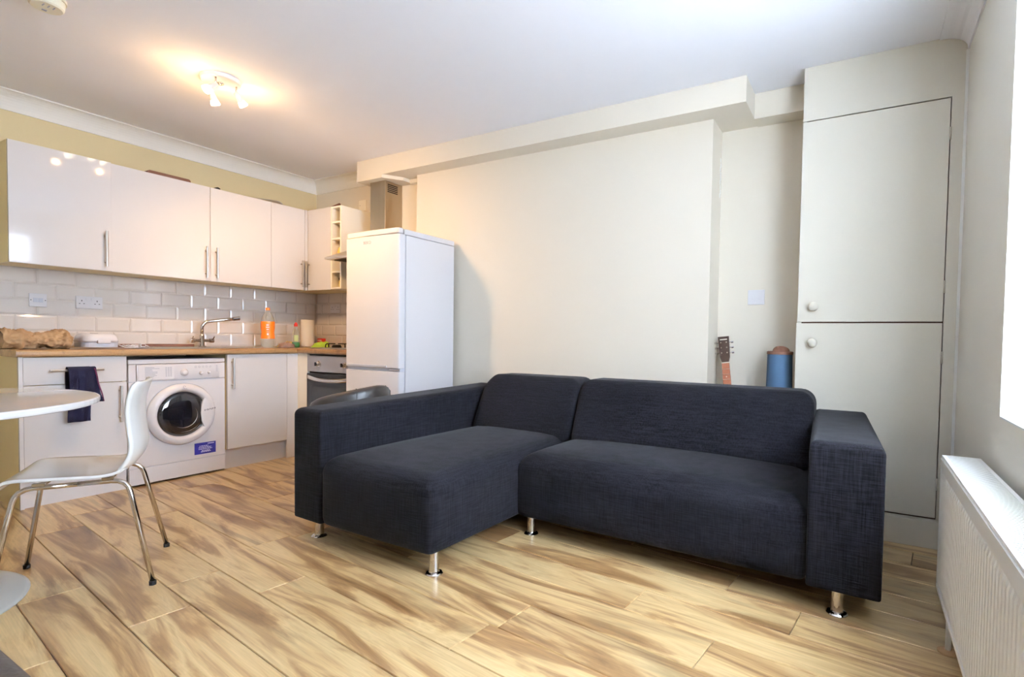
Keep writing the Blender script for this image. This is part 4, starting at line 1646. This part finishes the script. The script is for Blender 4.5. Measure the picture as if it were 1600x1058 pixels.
obj('lower_shell', se(.30, -1.835, .11, .098, WT1+.008, WT1+.040, 0, top_r=1.0), M_GREY, t, smooth=False)
obj('lid', se(.30, -1.835, .112, .100, WT1+.042, WT1+.098, 0), M_WHITE, t, smooth=True)
obj('lid_handle', bx(.40, .425, -1.87, -1.80, WT1+.035, WT1+.055), M_WHITE, t, bevel=.004)
obj('badge', bx(.28, .30, -1.86, -1.825, WT1+.098, WT1+.0995), M_DGREY, t)
cd = []
for i in range(90):
    a = i*0.42
    r0 = .045+.006*math.sin(i*.9)
    cd.append((.43+r0*.8*math.cos(a), -1.70+.0009*i+r0*1.1*math.sin(a)-.02, WT1+.006+.018*(.5+.5*math.sin(i*.77))))
obj('cord', MB().tube(cd, .0034, 8), M_WHITE, t, smooth=True)
obj('plug', bx(.46, .49, -1.665, -1.635, WT1+.012, WT1+.034), M_WHITE, t, bevel=.004)
obj('plug_tag', bx(.491, .494, -1.66, -1.64, WT1+.018, WT1+.030), M_BOARD, t)

# dark board behind the sink
tag(obj('chopping_board', bx(.085, .125, -1.66, -1.16, WT1+.0045, WT1+.026), M_BOARD, bevel=.004),
    'long dark wooden chopping board lying behind the sink drainer', 'board')

# orange drink bottle
bc = (.30, -.675, WT1+.0001)
t = thing('orange_drink_bottle', 'large clear drink bottle with an orange label and cap', 'bottle', bc)
obj('body', MB().lathe([(.030, 0), (.044, .004), (.051, .02), (.0525, .07), (.0525, .08), (.0525, .095), (.047, .13), (.0525, .165), (.0525, .215), (.051, .225), (.043, .262), (.026, .293), (.0145, .310), (.0145, .320)], bc, n=32), M_CLEAR, t, smooth=True)
lb = MB().lathe([(.0531, .075), (.0534, .08), (.0534, .095), (.048, .13), (.0534, .165), (.0534, .215), (.0531, .22)], bc, n=32)
lb.f = [f for f in lb.f if len(f) == 4]
lb.mi = [0]*len(lb.f)
lbo = obj('label', lb, M_ORANGE, t, smooth=True)
pr = MB()
for z_, w_, h_ in ((.185, .020, .012), (.168, .026, .008), (.15, .018, .007), (.13, .016, .006), (.105, .014, .016)):
    a0 = R(-32)
    pts_ = [(bc[0]+.0545*math.cos(a0+q), bc[1]+.0545*math.sin(a0+q)) for q in (-w_/.055/2, 0, w_/.055/2)]
    for (xa, ya), (xb, yb) in zip(pts_, pts_[1:]):
        pr.add([(xa, ya, bc[2]+z_), (xb, yb, bc[2]+z_), (xb, yb, bc[2]+z_+h_), (xa, ya, bc[2]+z_+h_)], [(0, 1, 2, 3)])
obj('print', pr, M_WPRINT, lbo)
obj('cap', MB().lathe([(.0165, .317), (.0165, .336), (.014, .338), (0, .338)], bc, n=24), M_ORANGE, t, smooth=False)

# washing-up liquid
bc = (.35, -.452, WT1+.0001)
t = thing('washing_up_bottle', 'small clear detergent bottle with a red cap and green liquid', 'bottle', bc)
obj('body', MB().lathe([(.022, 0), (.030, .003), (.032, .02), (.031, .05), (.0315, .09), (.029, .13), (.020, .165), (.012, .182), (.012, .188)], bc, n=28), M_CLEAR, t, smooth=True)
obj('liquid', MB().lathe([(.020, .002), (.0285, .005), (.0305, .02), (.0300, .048), (0, .048)], bc, n=28), M_GREEN, t, smooth=True)
obj('cap', MB().lathe([(.015, .186), (.015, .205), (.010, .212), (.006, .222), (0, .222)], bc, n=20), M_RED, t, smooth=False)
lb = MB()
a0 = R(-60)
for q in range(5):
    A, B = a0+q*.22, a0+(q+1)*.22
    rr = .0325
    lb.add([(bc[0]+rr*math.cos(A), bc[1]+rr*math.sin(A), bc[2]+.055), (bc[0]+rr*math.cos(B), bc[1]+rr*math.sin(B), bc[2]+.055),
            (bc[0]+rr*math.cos(B), bc[1]+rr*math.sin(B), bc[2]+.11), (bc[0]+rr*math.cos(A), bc[1]+rr*math.sin(A), bc[2]+.11)], [(0, 1, 2, 3)])
obj('label', lb, mat('pale_green_label', (200, 212, 150), .5), t, smooth=True)

# kitchen roll
bc = (.20, -.235, WT1+.0001)
t = thing('kitchen_roll', 'white kitchen paper roll standing in the worktop corner', 'paper roll', bc)
obj('paper', MB().lathe([(.022, .004), (.056, .004), (.058, .008), (.058, .250), (.056, .254), (.022, .254)], bc, n=36), M_ROLL, t, smooth=False)
obj('core', MB().lathe([(.021, 0), (.021, .256), (.018, .256), (.018, .2)], bc, n=24), M_PAPER, t, smooth=False)

# food packet, cloths, red box
def blob(name, label, cat, c, rx, ry, rz, material, seed):
    def fn(u, v):
        a = 2*PI*u
        ph = v*PI/2
        nn = 1+.35*noise.noise(Vector((math.cos(a)*1.7+seed, math.sin(a)*1.7, v*2.5)))+.15*noise.noise(Vector((math.cos(a)*5+seed, math.sin(a)*5, v*7)))
        return (c[0]+rx*math.cos(a)*math.cos(ph*.98)*nn, c[1]+ry*math.sin(a)*math.cos(ph*.98)*nn, c[2]+rz*math.sin(ph)*nn)
    mb = MB().grid(fn, 36, 12, closed_u=True)
    mb.f.append(tuple(i*12 for i in range(36))[::-1])
    mb.mi.append(0)
    return tag(obj(name, mb, material, smooth=True), label, cat)


blob('food_packet', 'crumpled brown food wrapper beside the orange drink bottle', 'packet', (.40, -.575, WT1+.001), .05, .07, .040, M_FOIL, 3)
blob('dish_cloth', 'crumpled yellow cloth behind the food wrapper', 'cloth', (.25, -.46, WT1+.001), .05, .09, .045, M_YELLOW, 8)
blob('sponge_cloth', 'lime green cloth lying in front of the hob corner', 'cloth', (.50, -.30, WT1+.001), .075, .07, .050, M_LIME, 12)
t = thing('red_carton', 'small red printed carton standing by the kitchen roll', 'carton', (.23, -.11, WT1))
obj('box', bx(.195, .265, -.13, -.09, WT1+.0003, WT1+.082), M_RED, t, bevel=.002)
pr = MB()
for i in range(4):
    pr.box(.201+i*.015, .211+i*.015, -.1308, -.13, WT1+.055, WT1+.070)
obj('print', pr, M_BONE, t)

# navy towel over the drawer handle
def towel(name, x_out, y0, y1, z_bot, mat_, skew=0.0, ph=0.0, back=True, ztop=.799):
    def fn(u, v):
        # v: 0 back hem .. 1 front hem over the bar
        L1, L2 = .16, ztop-z_bot
        s_ = v*(L1+L2)
        if s_ < L1:
            x, z = XB+.016, ztop-(L1-s_)
        else:
            x, z = x_out, ztop-(s_-L1)
        d = abs(s_-L1)
        if d < .012:
            x = XB+.016+(x_out-XB-.016)*(.5+.5*(s_-L1)/.012)
            z = ztop+.006*(1-(d/.012)**2)
        y = y0+(y1-y0)*u
        if s_ > L1:
            dd = (s_-L1)/L2
            y += skew*dd*u+.006*math.sin(dd*5+ph)
            x += .006*math.sin(u*11+ph+dd*1.5)*min(1, dd*3)
        return (x, y, z)
    return MB().grid(fn, 24, 44)


t = thing('navy_towel', 'folded navy towel with a maroon edge hanging on the drawer handle', 'towel', (XB+.035, -2.03, .48))
obj('front_fold', towel('a', XB+.056, -2.093, -1.985, .478, M_NAVY), M_NAVY, t, solid=.006, smooth=True)
obj('side_fold', towel('b', XB+.048, -2.055, -1.967, .590, M_NAVY, skew=.045, ph=1.0, ztop=.798), M_NAVY, t, solid=.006, smooth=True)
ed = [(XB+.053, -1.969+.045*q/10+.0015*math.sin(q), .795-.205*q/10) for q in range(11)]
obj('border', MB().tube(ed, .0035, 6), M_WINE, t, smooth=True)

# things on top of the wall cabinets
def slim(name, label, cat, y0, y1, z, h, material, x0=.12, x1=.30):
    mb = MB().prism([(y0, z), (y1, z), (y1-.004, z+h*.7), (y1-.014, z+h), (y0+.014, z+h), (y0+.004, z+h*.7)], 'x', x0, x1)
    return tag(obj(name, mb, material), label, cat)


slim('wooden_tray', 'dark brown tray lying on top of the second wall cabinet', 'tray', -1.54, -1.26, ZU1+.0005, .024, M_BOARD)
slim('dark_lid', 'small dark lid on top of the third wall cabinet', 'lid', -1.09, -1.05, ZU1+.0005, .018, M_IRON)
tag(obj('serving_platter', MB().prism([(-.80, ZU1+.0005), (-.53, ZU1+.0005), (-.535, ZU1+.018), (-.57, ZU1+.032), (-.66, ZU1+.026), (-.78, ZU1+.008)], 'x', .10, .29), M_STEEL),
    'grey oval platter resting on the corner wall cabinets', 'platter')
tag(obj('wooden_spatula', MB().tube([(.42, -.27, ZU1+.007), (.58, -.28, ZU1+.010), (.72, -.29, ZU1+.018)], [.006, .006, .012], 8), M_BOARD, smooth=True),
    'reddish wooden utensil on top of the oven-wall cabinet', 'utensil')

# contents of the rack
t = thing('spice_jar', 'small dark-lidded jar in the lowest cubby of the rack', 'jar', (.712, -.25, ZU0+.0165))
obj('body', MB().lathe([(.03, 0), (.032, .004), (.032, .058), (.027, .066)], (.712, -.25, ZU0+.0165), n=24), M_YELLOW, t)
obj('lid', MB().lathe([(.033, .066), (.033, .086), (0, .087)], (.712, -.25, ZU0+.0165), n=24), M_BLACK, t)
blob('snack_bag', 'crinkled yellow packet in the middle cubby of the rack', 'packet', (.712, -.24, 1.7255), .038, .055, .085, mat('yellow_packet', (232, 190, 90), .35, noise_amt=.2, noise_scale=20), 5)
